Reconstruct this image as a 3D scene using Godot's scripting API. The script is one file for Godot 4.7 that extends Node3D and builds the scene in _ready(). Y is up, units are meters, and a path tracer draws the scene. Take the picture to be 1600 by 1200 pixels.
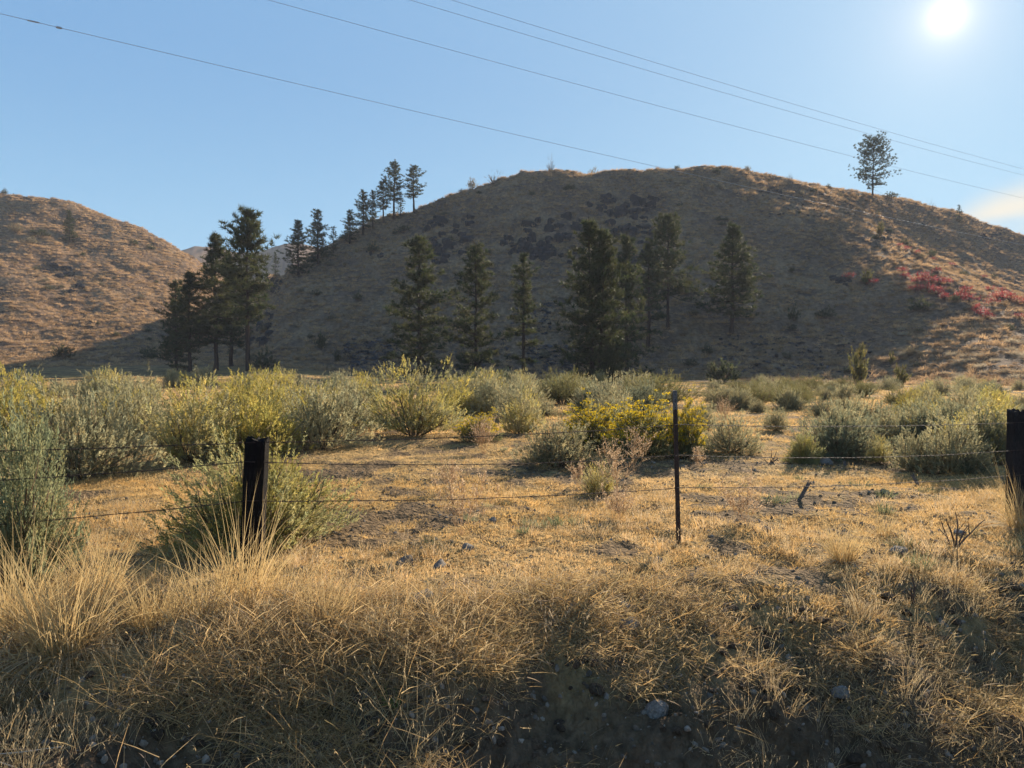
extends Node3D
# Dry valley with a barbed-wire fence, sagebrush, pines and hills, looking towards a low sun.
# x right, y up, -z away from the viewer; the field at the fence is y = 0.

const F := 1150.0
const EYE := 1.4
var rng := RandomNumberGenerator.new()
var n_broad := FastNoiseLite.new()
var n_mid := FastNoiseLite.new()
var n_fine := FastNoiseLite.new()
var n_patch := FastNoiseLite.new()
var M := {}
var taken := {}
var tex_grain: ImageTexture
var tex_bump: ImageTexture

# ------------------------------------------------------------------ mesh builder
class MB:
	var v := PackedVector3Array()
	var n := PackedVector3Array()
	var c := PackedColorArray()
	var smooth := false
	func tri(a: Vector3, b: Vector3, d: Vector3, col: Color) -> void:
		v.append(a); v.append(b); v.append(d)
		c.append(col); c.append(col); c.append(col)
	func quad(a: Vector3, b: Vector3, d: Vector3, e: Vector3, col: Color) -> void:
		tri(a, b, d, col)
		tri(a, d, e, col)
	func tri_n(a: Vector3, b: Vector3, d: Vector3, na: Vector3, nb: Vector3, nd: Vector3, col: Color) -> void:
		smooth = true
		tri(a, b, d, col)
		n.append(na); n.append(nb); n.append(nd)
	func blade(p: Vector3, dir: Vector3, length: float, w: float, droop: float, segs: int, col: Color, tip: Color) -> Vector3:
		var side := dir.cross(Vector3(0.31, 0.2, 0.93)).normalized() * w * 0.5
		var d := dir.normalized()
		var at := p
		for i in segs:
			var t := float(i) / segs
			var t2 := float(i + 1) / segs
			var nx := at + d * (length / segs)
			var s0 := side * (1.0 - t * t)
			var s1 := side * (1.0 - t2 * t2)
			var k := col.lerp(tip, (t + t2) * 0.5)
			if i == segs - 1:
				tri(at - s0, at + s0, nx, k)
			else:
				quad(at - s0, at + s0, nx + s1, nx - s1, k)
			at = nx
			d = (d + Vector3.DOWN * (droop / segs)).normalized()
		return at
	func leaf(p: Vector3, d: Vector3, length: float, w: float, col: Color, roll: Vector3) -> void:
		var s := d.cross(roll).normalized() * w * 0.5
		var m := p + d * (length * 0.55)
		tri(p, m + s, p + d * length, col)
		tri(p, p + d * length, m - s, col)
	func tube(pts: PackedVector3Array, radii: PackedFloat32Array, sides: int, col: Color) -> void:
		smooth = true
		var up := Vector3(0.3, 0.1, 0.95)
		for i in pts.size() - 1:
			var d := (pts[i + 1] - pts[i]).normalized()
			var a := d.cross(up if absf(d.dot(up)) < 0.95 else Vector3.RIGHT).normalized()
			var b := d.cross(a)
			for k in sides:
				var t0 := TAU * k / sides
				var t1 := TAU * (k + 1) / sides
				var o0 := a * cos(t0) + b * sin(t0)
				var o1 := a * cos(t1) + b * sin(t1)
				var p0 := pts[i] + o0 * radii[i]
				var p1 := pts[i] + o1 * radii[i]
				var q0 := pts[i + 1] + o0 * radii[i + 1]
				var q1 := pts[i + 1] + o1 * radii[i + 1]
				tri_n(p0, q0, q1, o0, o0, o1, col)
				tri_n(p0, q1, p1, o0, o1, o1, col)
	func mesh() -> ArrayMesh:
		var a := []
		a.resize(Mesh.ARRAY_MAX)
		a[Mesh.ARRAY_VERTEX] = v
		a[Mesh.ARRAY_COLOR] = c
		if smooth and n.size() == v.size():
			a[Mesh.ARRAY_NORMAL] = n
		var m := ArrayMesh.new()
		m.add_surface_from_arrays(Mesh.PRIMITIVE_TRIANGLES, a)
		return m

# ------------------------------------------------------------------ terrain
# columns of the hills: image column -> knots of (distance, height line), from the hill foot over the spur to the crest
var COLS := [
	[-600.0, [80, 588], [94, 545], [116, 450], [136, 385], [150, 350], [172, 300]],
	[0.0, [84, 574], [100, 532], [124, 446], [145, 380], [158, 345], [174, 305]],
	[100.0, [87, 572], [104, 534], [129, 456], [149, 395], [162, 358], [177, 320]],
	[200.0, [89, 571], [106, 538], [130, 474], [150, 420], [163, 386], [179, 349]],
	[300.0, [90, 570], [108, 545], [130, 505], [150, 458], [164, 430], [180, 403]],
	[350.0, [86, 570], [104, 550], [128, 522], [150, 490], [170, 462], [200, 436]],
	[400.0, [78, 571], [92, 545], [110, 512], [125, 492], [140, 474], [170, 446]],
	[450.0, [75, 573], [86, 535], [98, 488], [108, 456], [114, 440], [122, 425]],
	[500.0, [74, 577], [86, 528], [100, 470], [112, 428], [119, 408], [128, 392]],
	[600.0, [73, 582], [86, 522], [102, 448], [116, 395], [124, 368], [134, 344]],
	[700.0, [72, 586], [86, 520], [103, 432], [118, 370], [127, 336], [138, 306]],
	[850.0, [71, 590], [86, 516], [104, 418], [121, 342], [131, 302], [143, 269]],
	[1000.0, [70, 592], [86, 514], [104, 414], [122, 340], [133, 300], [146, 272]],
	[1120.0, [69, 594], [86, 512], [105, 408], [124, 332], [136, 292], [150, 264]],
	[1250.0, [68, 597], [84, 522], [103, 418], [120, 352], [136, 310], [158, 289]],
	[1350.0, [66, 599], [81, 528], [99, 435], [112, 388], [138, 348], [176, 309]],
	[1400.0, [64, 600], [78, 535], [94, 452], [106, 410], [140, 375], [188, 317]],
	[1500.0, [58, 602], [69, 552], [83, 488], [95, 448], [140, 415], [198, 343]],
	[1600.0, [52, 603], [61, 568], [73, 526], [86, 492], [140, 450], [205, 373]],
	[2200.0, [50, 604], [60, 590], [75, 570], [90, 555], [150, 510], [240, 470]],
]
const A0 := -62.0
const A1 := 62.0
const NA := 496
var TD := []   # knot radii per azimuth step
var TH := []   # knot heights
var TM := []   # slopes

func knots_at(px: float) -> Array:
	var i := 0
	while i < COLS.size() - 2 and COLS[i + 1][0] < px:
		i += 1
	var t := clampf((px - COLS[i][0]) / (COLS[i + 1][0] - COLS[i][0]), 0.0, 1.0)
	var i0 := maxi(i - 1, 0)
	var i3 := mini(i + 2, COLS.size() - 1)
	var out := []
	for k in range(1, 7):
		var pair := []
		for e in 2:
			var a: float = COLS[i0][k][e]
			var b: float = COLS[i][k][e]
			var c: float = COLS[i + 1][k][e]
			var d: float = COLS[i3][k][e]
			var xa: float = COLS[i0][0]
			var xb: float = COLS[i][0]
			var xc: float = COLS[i + 1][0]
			var xd: float = COLS[i3][0]
			var h := xc - xb
			var m0 := (c - a) / maxf(xc - xa, 1.0) * h
			var m1 := (d - b) / maxf(xd - xb, 1.0) * h
			if i0 == i: m0 = c - b
			if i3 == i + 1: m1 = c - b
			var t2 := t * t
			var t3 := t2 * t
			pair.append((2 * t3 - 3 * t2 + 1) * b + (t3 - 2 * t2 + t) * m0 + (-2 * t3 + 3 * t2) * c + (t3 - t2) * m1)
		out.append(pair)
	return out

func make_table() -> void:
	for j in NA + 1:
		var phi := deg_to_rad(lerpf(A0, A1, float(j) / NA))
		var ks := knots_at(800.0 + F * tan(phi))
		var d := PackedFloat32Array([0.0, 30.0])
		var h := PackedFloat32Array([0.0, 0.0])
		for k in ks:
			d.append(k[0] / cos(phi))
			h.append(EYE + (570.0 - k[1]) * k[0] / F)
		var crest := h[7]
		d.append(d[7] * 1.12); h.append(crest - 0.6)
		d.append(d[7] * 1.75); h.append(crest * 0.4)
		d.append(620.0); h.append(EYE + (570.0 - 394.0 + 5.0 * sin(phi * 60.0)) * 620.0 * cos(phi) / F)
		d.append(860.0); h.append(30.0)
		var m := PackedFloat32Array()
		m.resize(d.size())
		for k in range(1, d.size() - 1):
			var s0 := (h[k] - h[k - 1]) / (d[k] - d[k - 1])
			var s1 := (h[k + 1] - h[k]) / (d[k + 1] - d[k])
			m[k] = 0.0 if s0 * s1 <= 0.0 else 2.0 * s0 * s1 / (s0 + s1)
		TD.append(d); TH.append(h); TM.append(m)

func profile(j: int, r: float) -> float:
	var d: PackedFloat32Array = TD[j]
	var k := 0
	while k < d.size() - 2 and d[k + 1] < r:
		k += 1
	var w := d[k + 1] - d[k]
	var t := clampf((r - d[k]) / w, 0.0, 1.0)
	var t2 := t * t
	var t3 := t2 * t
	return (2 * t3 - 3 * t2 + 1) * TH[j][k] + (t3 - 2 * t2 + t) * w * TM[j][k] + (-2 * t3 + 3 * t2) * TH[j][k + 1] + (t3 - t2) * w * TM[j][k + 1]

func foot(x: float, z: float) -> float:   # how far past the hill foot, in metres
	var phi := rad_to_deg(atan2(x, -z))
	var j := clampi(int((phi - A0) / (A1 - A0) * NA), 0, NA)
	return Vector2(x, z).length() - TD[j][2]

func edge(x: float) -> float:   # where the field breaks down into the cut bank
	return 4.12 + 0.23 * clampf(x, -4.0, 3.4) - 0.25 * clampf(x - 3.4, 0.0, 3.0) + 0.28 * n_mid.get_noise_2d(x * 9.0, 40.0) + 0.15 * n_mid.get_noise_2d(x * 31.0, 80.0)

func H(x: float, z: float) -> float:
	var r := Vector2(x, z).length()
	var y := 0.0
	if r < 30.0 or z > 0.0:
		var D := -z
		y = 0.06 * n_mid.get_noise_2d(x * 4.0, z * 4.0) + 0.045 * n_mid.get_noise_2d(x * 24.0, z * 24.0) + 0.016 * n_fine.get_noise_2d(x * 9.0, z * 9.0)
		var e := edge(x)
		if D < e + 0.6:
			# cut bank: rounded shoulder, rough face, ditch and road shoulder behind
			var s := e + 0.12 - D
			var fall := 0.0
			if s > -0.35:
				var q := s + 0.35
				fall = lerpf(0.42, 0.58, smoothstep(-1.6, 1.4, x + 0.8 * n_mid.get_noise_2d(x * 6.0, 11.0))) * (q * q / (q + 0.5))
			var face := clampf(s * 1.6, 0.0, 1.0)
			y += face * (0.17 * n_mid.get_noise_2d(x * 13.0, z * 13.0 + 9.0) + 0.11 * n_mid.get_noise_2d(x * 36.0, z * 36.0) + 0.025 * n_fine.get_noise_2d(x * 22.0, z * 22.0))
			var road := -0.25
			y = lerpf(y - minf(fall, 0.95), road, smoothstep(2.6, 1.2, D))
		return y
	var phi := rad_to_deg(atan2(x, -z))
	var fj := (phi - A0) / (A1 - A0) * NA
	var fade := 1.0
	if absf(phi) > 60.0:
		fade = smoothstep(110.0, 60.0, absf(phi))
	fj = clampf(fj, 0.0, NA - 0.001)
	var j := int(fj)
	y = lerpf(profile(j, r), profile(j + 1, r), fj - j) * fade
	var f: float = r - TD[j][2]
	var hill := smoothstep(-6.0, 22.0, f)
	y += (1.0 - hill) * 0.09 * n_mid.get_noise_2d(x * 2.0, z * 2.0)
	if hill > 0.0:
		var up := smoothstep(0.0, 60.0, f)
		y += hill * (1.1 * up * n_broad.get_noise_2d(x * 5.0, z * 5.0) + 0.55 * n_mid.get_noise_2d(x * 1.5, z * 1.5) + 0.28 * n_mid.get_noise_2d(x * 5.0, z * 5.0) + 0.14 * n_fine.get_noise_2d(x * 1.6, z * 1.6))
		# shallow gullies that run down the slope
		var gl := n_mid.get_noise_2d(phi * 7.0 + 14.0 * n_broad.get_noise_2d(x * 3.0, z * 3.0), r * 0.4)
		y -= hill * 0.42 * up * clampf(0.5 + 1.6 * n_broad.get_noise_2d(x * 2.0 + 50.0, z * 2.0), 0.0, 1.0) * pow(1.0 - minf(absf(gl) * 1.6, 1.0), 5.0)
		# sheep-track terraces that follow the contour
		var w := y * 1.25 + 1.4 * n_broad.get_noise_2d(x * 3.0, z * 3.0 + 70.0)
		y += hill * 0.22 * (absf(fposmod(w, 1.0) - 0.5) * 2.0 - 0.5)
	return y

func ground_at(x: float, z: float) -> Vector3:
	return Vector3(x, H(x, z), z)

func spot(px: float, D: float) -> Vector3:
	return ground_at((px - 800.0) / F * D, -D)

func on_hill(px: float, py: float) -> Vector3:   # first place where the line of sight meets the land
	var D := 40.0
	while D < 320.0:
		var x := (px - 800.0) / F * D
		if H(x, -D) >= EYE + (570.0 - py) * D / F:
			return ground_at(x, -D)
		D += 0.4
	return spot(px, 150.0)

func field_depth(py: float) -> float:
	return EYE * F / (py - 570.0)

# ------------------------------------------------------------------ bookkeeping
func numbered(called: String) -> String:
	var k: int = taken.get(called, 0)
	taken[called] = k + 1
	return called if k == 0 else "%s_%03d" % [called, k]

func tag(o: Node, label: String, category: String, group := "", kind := "") -> void:
	o.set_meta("label", label)
	o.set_meta("category", category)
	if group: o.set_meta("group", group)
	if kind: o.set_meta("kind", kind)

func thing(called: String, label: String, category: String, at: Vector3, turn := 0.0, group := "") -> Node3D:
	var o := Node3D.new()
	o.name = numbered(called)
	add_child(o)
	o.position = at
	o.rotation.y = turn
	tag(o, label, category, group)
	return o

func part(called: String, mesh: Mesh, mat: Material, parent: Node) -> MeshInstance3D:
	var o := MeshInstance3D.new()
	o.name = called
	o.mesh = mesh
	o.material_override = mat
	parent.add_child(o, true)
	return o

func single(called: String, mesh: Mesh, mat: Material, label: String, category: String, at := Vector3.ZERO, group := "", kind := "") -> MeshInstance3D:
	var o := MeshInstance3D.new()
	o.name = numbered(called)
	o.mesh = mesh
	o.material_override = mat
	add_child(o)
	o.position = at
	tag(o, label, category, group, kind)
	return o

func scatter(called: String, mesh: Mesh, mat: Material, places: Array, tints: Array, label: String, category: String) -> void:
	if places.is_empty(): return
	var mm := MultiMesh.new()
	mm.transform_format = MultiMesh.TRANSFORM_3D
	mm.use_colors = true
	mm.mesh = mesh
	mm.instance_count = places.size()
	for i in places.size():
		mm.set_instance_transform(i, places[i])
		mm.set_instance_color(i, tints[i])
	var o := MultiMeshInstance3D.new()
	o.name = numbered(called)
	o.multimesh = mm
	o.material_override = mat
	add_child(o)
	tag(o, label, category, "", "stuff")

func ordinal(n: int) -> String:
	var low := ["", "first", "second", "third", "fourth", "fifth", "sixth", "seventh", "eighth", "ninth", "tenth", "eleventh", "twelfth", "thirteenth", "fourteenth", "fifteenth", "sixteenth", "seventeenth", "eighteenth", "nineteenth"]
	if n < 20: return low[n]
	var tens := ["twent", "thirt", "fort", "fift", "sixt", "sevent", "eight", "ninet"]
	if n >= 100: return "hundred-and-" + ordinal(n - 100) if n > 100 else "hundredth"
	return tens[n / 10 - 2] + ("ieth" if n % 10 == 0 else "y-" + low[n % 10])

func rf(a: float, b: float) -> float:
	return rng.randf_range(a, b)

func rdir(tilt: float) -> Vector3:   # a direction up to tilt radians off vertical
	var a := rf(0, TAU)
	var t := rf(0.0, tilt)
	return Vector3(sin(t) * cos(a), cos(t), sin(t) * sin(a))

func tone(c: Color, amount: float) -> Color:
	var k := 1.0 + rf(-amount, amount)
	var w := rf(-amount, amount) * 0.3
	return Color(c.r * k * (1.0 + w), c.g * k, c.b * k * (1.0 - w))

# ------------------------------------------------------------------ textures and materials
func noise_image(size: int, low: float, high: float, freq: float, octaves: int, seed_: int, power := 1.0) -> Image:
	var n := FastNoiseLite.new()
	n.seed = seed_
	n.noise_type = FastNoiseLite.TYPE_SIMPLEX_SMOOTH
	n.frequency = freq
	n.fractal_octaves = octaves
	n.fractal_gain = 0.6
	var im := n.get_seamless_image(size, size)
	im.convert(Image.FORMAT_L8)
	var d := im.get_data()
	for i in d.size():
		d[i] = int(255.0 * clampf(lerpf(low, high, pow(d[i] / 255.0, power)), 0.0, 1.0))
	return Image.create_from_data(size, size, false, Image.FORMAT_L8, d)

func leafy(rough: float, back: float, spec := 0.2) -> StandardMaterial3D:
	var m := StandardMaterial3D.new()
	m.vertex_color_use_as_albedo = true
	m.roughness = rough
	m.metallic_specular = spec
	m.cull_mode = BaseMaterial3D.CULL_DISABLED
	if back > 0.0:
		m.backlight_enabled = true
		m.backlight = Color(back, back, back).linear_to_srgb()
	return m

func earthy(scale: float, bump: float) -> StandardMaterial3D:
	var m := StandardMaterial3D.new()
	m.vertex_color_use_as_albedo = true
	m.roughness = 0.95
	m.metallic_specular = 0.15
	m.albedo_texture = tex_grain
	m.uv1_triplanar = true
	m.uv1_world_triplanar = true
	m.uv1_scale = Vector3.ONE * scale
	m.heightmap_enabled = true
	m.heightmap_texture = tex_bump
	m.heightmap_scale = bump
	return m

func make_materials() -> void:
	tex_grain = ImageTexture.create_from_image(noise_image(1024, 0.5, 1.05, 0.02, 6, 5))
	tex_bump = ImageTexture.create_from_image(noise_image(1024, 0.0, 1.0, 0.03, 6, 9))
	M.ground = earthy(0.45, 5.0)
	M.hill = earthy(0.06, 25.0)
	M.straw = leafy(0.7, 0.9)
	M.leaf = leafy(0.8, 1.0)
	M.needle = leafy(0.6, 0.85)
	M.red = leafy(0.6, 0.9)
	M.bark = leafy(0.95, 0.0, 0.1)
	M.rock = earthy(0.5, 6.0)
	M.stone = earthy(3.0, 0.8)
	var wood := StandardMaterial3D.new()
	wood.vertex_color_use_as_albedo = true
	wood.roughness = 0.9
	wood.metallic_specular = 0.2
	wood.albedo_texture = tex_grain
	wood.uv1_triplanar = true
	wood.uv1_scale = Vector3(9.0, 0.8, 9.0)
	wood.heightmap_enabled = true
	wood.heightmap_texture = tex_bump
	wood.heightmap_scale = 1.0
	M.wood = wood
	var rust := StandardMaterial3D.new()
	rust.vertex_color_use_as_albedo = true
	rust.roughness = 0.75
	rust.metallic = 0.2
	rust.albedo_texture = tex_grain
	rust.uv1_triplanar = true
	rust.uv1_scale = Vector3(4.0, 2.0, 4.0)
	M.rust = rust
	var cable := StandardMaterial3D.new()
	cable.albedo_color = Color(0.46, 0.47, 0.49).linear_to_srgb()
	cable.metallic = 0.5
	cable.roughness = 0.55
	M.cable = cable

# ------------------------------------------------------------------ plants
func make_tuft(count: int, r: float, h0: float, h1: float, lean: float, droop: float, w: float, segs: int, ca: Color, cb: Color, heads := 0.0) -> ArrayMesh:
	var b := MB.new()
	for i in count:
		var a := rf(0, TAU)
		var q := r * sqrt(rf(0, 1))
		var p := Vector3(cos(a) * q, -0.02, sin(a) * q)
		var d := (rdir(lean) + Vector3(p.x, 0, p.z) * (0.5 / maxf(r, 0.02)) * lean).normalized()
		var col := tone(ca.lerp(cb, rf(0, 1)), 0.2)
		var L := rf(h0, h1)
		var tip := b.blade(p, d, L, w * rf(0.6, 1.2), droop * rf(0.3, 1.3), segs, col, tone(col, 0.1))
		if rf(0, 1) < heads:
			for k in 5:
				b.leaf(tip - d * 0.012 * k, (d * 0.9 + rdir(1.6) * 0.5).normalized(), rf(0.015, 0.028), 0.004, tone(cb, 0.15), rdir(1.5))
	return b.mesh()

# tangled dry straw that hangs down a slope towards +z
func make_thatch(count: int, ca: Color, cb: Color, length: float) -> ArrayMesh:
	var b := MB.new()
	for i in count:
		var p := Vector3(rf(-0.16, 0.16), rf(-0.02, 0.03), rf(-0.14, 0.12))
		var d := Vector3(rf(-1.0, 1.0), rf(-0.05, 0.8), rf(-0.6, 0.9)).normalized()
		var col := tone(ca.lerp(cb, rf(0, 1)), 0.35)
		if i % 5 == 0: col = tone(Color(0.30, 0.235, 0.17), 0.3)
		var L := length * rf(0.35, 1.2)
		var w := rf(0.002, 0.005)
		# a broken stalk: two or three straight pieces with sharp bends
		var n := rng.randi_range(1, 3)
		for k in n:
			p = b.blade(p, d, L / n, w, rf(0.0, 0.5), 2 if k == n - 1 else 1, col, col)
			d = (d + Vector3(rf(-0.7, 0.7), rf(-0.9, 0.25), rf(-0.5, 0.7))).normalized()
		if i % 6 == 0:
			for k in 4:
				b.leaf(p, rdir(3.0), rf(0.01, 0.02), 0.004, tone(cb, 0.25), rdir(1.5))
	return b.mesh()

func limb(b: MB, p: Vector3, d: Vector3, length: float, r0: float, r1: float, bend: Vector3, segs: int, sides: int, col: Color, wig := 0.12) -> PackedVector3Array:
	var pts := PackedVector3Array([p])
	var rad := PackedFloat32Array([r0])
	var at := p
	var dir := d.normalized()
	for i in segs:
		at += dir * (length / segs)
		pts.append(at)
		rad.append(lerpf(r0, r1, float(i + 1) / segs))
		dir = (dir + bend / segs + Vector3(rf(-wig, wig), rf(-wig, wig), rf(-wig, wig))).normalized()
	b.tube(pts, rad, sides, col)
	return pts

# a sagebrush: crooked woody limbs from one base, a dome of leafy plumes round them. returns [wood, foliage, flowers]
func make_sage(h: float, w: float, limbs: int, shoots: int, spread: float, plume: float, upright: float, ca: Color, cb: Color, flower := Color(0, 0, 0, 0), leaf_l := 0.06, leaf_w := 0.015, per := 13) -> Array:
	var wood := MB.new()
	var fol := MB.new()
	var flo := MB.new()
	var lob := rf(0.0, 900.0)
	var hh := h - plume * 0.75
	var ww := maxf(w * 0.5 - plume * 0.55, w * 0.3)
	for i in limbs:
		var a := TAU * i / limbs + rf(-0.35, 0.35)
		var t := spread * sqrt(rf(0.02, 1.0))
		var d := Vector3(cos(a) * sin(t), cos(t), sin(a) * sin(t))
		var L := rf(0.7, 0.95) * lerpf(hh, ww, smoothstep(0.0, spread, t) * 0.8)
		var pts := limb(wood, Vector3(cos(a) * 0.05, -0.04, sin(a) * 0.05), d, L, rf(0.014, 0.022), 0.006, Vector3.UP * rf(0.05, 0.5), 5, 4, tone(Color(0.16, 0.115, 0.075), 0.3))
		for k in 4:
			var q: Vector3 = pts[rng.randi_range(1, 4)]
			var sd := (d + rdir(1.4) * 0.8 + Vector3.UP * 0.15).normalized()
			limb(wood, q, sd, L * rf(0.3, 0.5), 0.007, 0.003, Vector3.UP * 0.4, 3, 3, tone(Color(0.19, 0.14, 0.09), 0.3))
	for i in shoots:
		var a := rf(0, TAU)
		var t := acos(rf(0.02, 1.0)) * clampf(spread / 1.15, 0.75, 1.1)
		var lump := 1.0 + 0.8 * n_mid.get_noise_3d(cos(a) * sin(t) * 26.0 + lob, cos(t) * 26.0, sin(a) * sin(t) * 26.0)
		var rr := pow(rf(0.05, 1.0), 0.5) * lump
		var p := Vector3(cos(a) * sin(t) * ww, cos(t) * hh, sin(a) * sin(t) * ww) * rr
		p.y = maxf(p.y, 0.03)
		var out := Vector3(p.x, p.y * 0.6, p.z).normalized()
		var d: Vector3 = (out * 0.8 + rdir(1.5) * 0.6 + Vector3.UP * upright * 0.7).normalized()
		var L := plume * rf(0.5, 1.2)
		var patch := clampf(0.5 + 1.1 * n_mid.get_noise_3d(p.x * 30.0 + lob, p.y * 30.0, p.z * 30.0) + rf(-0.3, 0.3), 0, 1)
		var col := tone(ca.lerp(cb, patch), 0.3)
		if i % 3 == 0:
			fol.blade(p - d * L * 0.9, d, L * 1.6, 0.007, 0.0, 1, Color(0.2, 0.15, 0.1), Color(0.2, 0.15, 0.1))
		for k in per:
			var u := (k + rf(0.0, 1.0)) / per
			var at := p + d * L * u + (Vector3.UP * 0.1 + out * 0.06) * L * u * u
			var ld := (d * rf(0.8, 1.3) + rdir(3.1) * 0.62).normalized()
			fol.leaf(at, ld, leaf_l * rf(0.7, 1.3) * (1.15 - 0.6 * u), leaf_w * rf(0.7, 1.3), tone(col, 0.1), rdir(3.0))
		if flower.a > 0.0 and cos(t) > 0.25 and rr > 0.66 and lump > 0.8:
			var tip := p + d * L * 1.02
			for k in 20:
				var o := Vector3(rf(-1, 1), rf(-0.35, 0.5), rf(-1, 1)) * 0.045
				flo.leaf(tip + o, (rdir(1.2) + d * 0.3).normalized(), rf(0.018, 0.03), 0.014, tone(flower, 0.25), rdir(2.5))
	var res := [wood.mesh(), fol.mesh()]
	if flower.a > 0.0: res.append(flo.mesh())
	return res

func make_weed(h: float, w: float, count: int, ca: Color, cb: Color) -> ArrayMesh:   # airy dry forb: thin forking stems with seed husks
	var b := MB.new()
	for i in count:
		var d := rdir(0.75)
		var L := h * rf(0.55, 1.0)
		var col := tone(ca, 0.2)
		var p := Vector3(rf(-0.03, 0.03), -0.02, rf(-0.03, 0.03))
		for s in 4:
			var nx := p + d * L / 4.0
			b.blade(p, d, L / 4.0 * 1.05, 0.006 - 0.001 * s, 0.0, 1, col, col)
			if s > 0:
				for k in 4:
					var sd := (d * 0.6 + rdir(1.7) * 0.9).normalized()
					var sl := w * rf(0.12, 0.34)
					b.blade(nx, sd, sl, 0.0035, 0.1, 2, col, col)
					for q in 6:
						b.leaf(nx + sd * sl * rf(0.3, 1.0), rdir(3.1), rf(0.012, 0.024), 0.009, tone(cb, 0.2), rdir(3.0))
			p = nx
			d = (d + rdir(1.6) * 0.18).normalized()
	return b.mesh()

# a pine: [trunk and limbs, crown]; profile gives the crown's radius at a height share
func make_pine(h: float, stems: Array, base: float, radius: float, shape: int, clumps: int, needles: int, ca: Color, cb: Color, dead := 8) -> Array:
	var wood := MB.new()
	var crown := MB.new()
	for st in stems:
		var top: float = h * st[1]
		var off: Vector3 = st[0]
		var pts := PackedVector3Array()
		var rad := PackedFloat32Array()
		for i in 13:
			var t := i / 12.0
			pts.append(off * (0.35 + 0.65 * t) + Vector3(0.012 * h * n_mid.get_noise_2d(t * 60.0, top * 10.0), t * top - 0.3 * (1.0 - t), 0.012 * h * n_mid.get_noise_2d(t * 60.0, 300.0 + top * 10.0)))
			rad.append(lerpf(0.019, 0.002, pow(t, 0.85)) * top * (1.25 if i == 0 else 1.0))
		wood.tube(pts, rad, 8, Color(0.055, 0.038, 0.028))
		var whorls := int(clumps / 13.0)
		for i in whorls:
			var s := pow(float(i) / whorls, 0.95)
			var t := lerpf(base, 0.975, s) + rf(-0.035, 0.03) * (1.0 - s)
			var seg := clampf(t * 12.0, 0.0, 11.999)
			var at := pts[int(seg)].lerp(pts[int(seg) + 1], seg - int(seg))
			var prof := 1.0
			match shape:
				0: prof = pow(1.0 - s, 0.7) * (0.7 + 0.3 * smoothstep(0.0, 0.2, s)) + 0.07              # cone
				1: prof = pow(1.0 - s * s, 0.75) * (0.8 + 0.2 * smoothstep(0.0, 0.25, s)) + 0.08        # column
				2: prof = pow(sin(PI * clampf(s * 0.86 + 0.12, 0.0, 1.0)), 0.8) * 0.95 + 0.10           # oval
				3: prof = pow(sin(PI * clampf(s * 0.8 + 0.16, 0.0, 1.0)), 0.6) + 0.06                   # broad old crown
			var arms := 5
			for k in arms:
				if rf(0, 1) < 0.22 + 0.3 * n_mid.get_noise_2d(s * 80.0, k * 30.0 + h * 9.0): continue
				var a := TAU * (k + rf(-0.4, 0.4)) / arms + i * 1.7
				var R := radius * 1.3 * h * prof * rf(0.5, 1.15) * (1.0 + 0.75 * n_mid.get_noise_2d(s * 55.0 + h * 31.0 + radius * 900.0, a * 9.0))
				var rise := lerpf(-0.2, 0.75, s) + rf(-0.35, 0.3)
				var d := Vector3(cos(a), rise, sin(a)).normalized()
				var lp := limb(wood, at, d, R, 0.010 * h * (1.0 - 0.75 * s) * 0.5, 0.006, Vector3.UP * 0.35, 3, 3, Color(0.05, 0.036, 0.027), 0.1)
				var num := maxi(2, int(R / (0.035 * h)) + 2)
				var side := d.cross(Vector3.UP).normalized()
				for q in num:
					var u := lerpf(0.3, 1.04, (q + rf(0.1, 0.9)) / num)
					var f := clampf(u * 3.0, 0.0, 2.999)
					var c := lp[int(f)].lerp(lp[int(f) + 1], f - int(f)) + side * rf(-1, 1) * R * 0.26 + Vector3(0, rf(-0.05, 0.12) * R, 0)
					var cd := (d * 0.6 + Vector3.UP * 0.6).normalized()
					var col := tone(ca.lerp(cb, rf(0, 1)), 0.25)
					var nl := 0.034 * h * rf(0.75, 1.25)
					for z in needles:
						var nd := (cd * 0.35 + Vector3(rf(-1, 1), rf(-0.6, 1), rf(-1, 1)).normalized()).normalized()
						var sd := nd.cross(rdir(3.0)).normalized() * 0.0028 * h
						var o := c + Vector3(rf(-1, 1), rf(-0.6, 0.6), rf(-1, 1)) * 0.010 * h
						crown.tri(o - sd, o + sd, o + nd * nl, tone(col, 0.12))
		for i in dead:
			var t := rf(0.1, base + 0.08)
			var a := rf(0, TAU)
			limb(wood, Vector3(off.x * t, top * t, off.z * t), Vector3(cos(a), rf(-0.45, 0.1), sin(a)), radius * h * rf(0.3, 0.8), 0.03, 0.008, Vector3(0, -0.3, 0), 4, 3, Color(0.05, 0.04, 0.034), 0.25)
	return [wood.mesh(), crown.mesh()]

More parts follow.
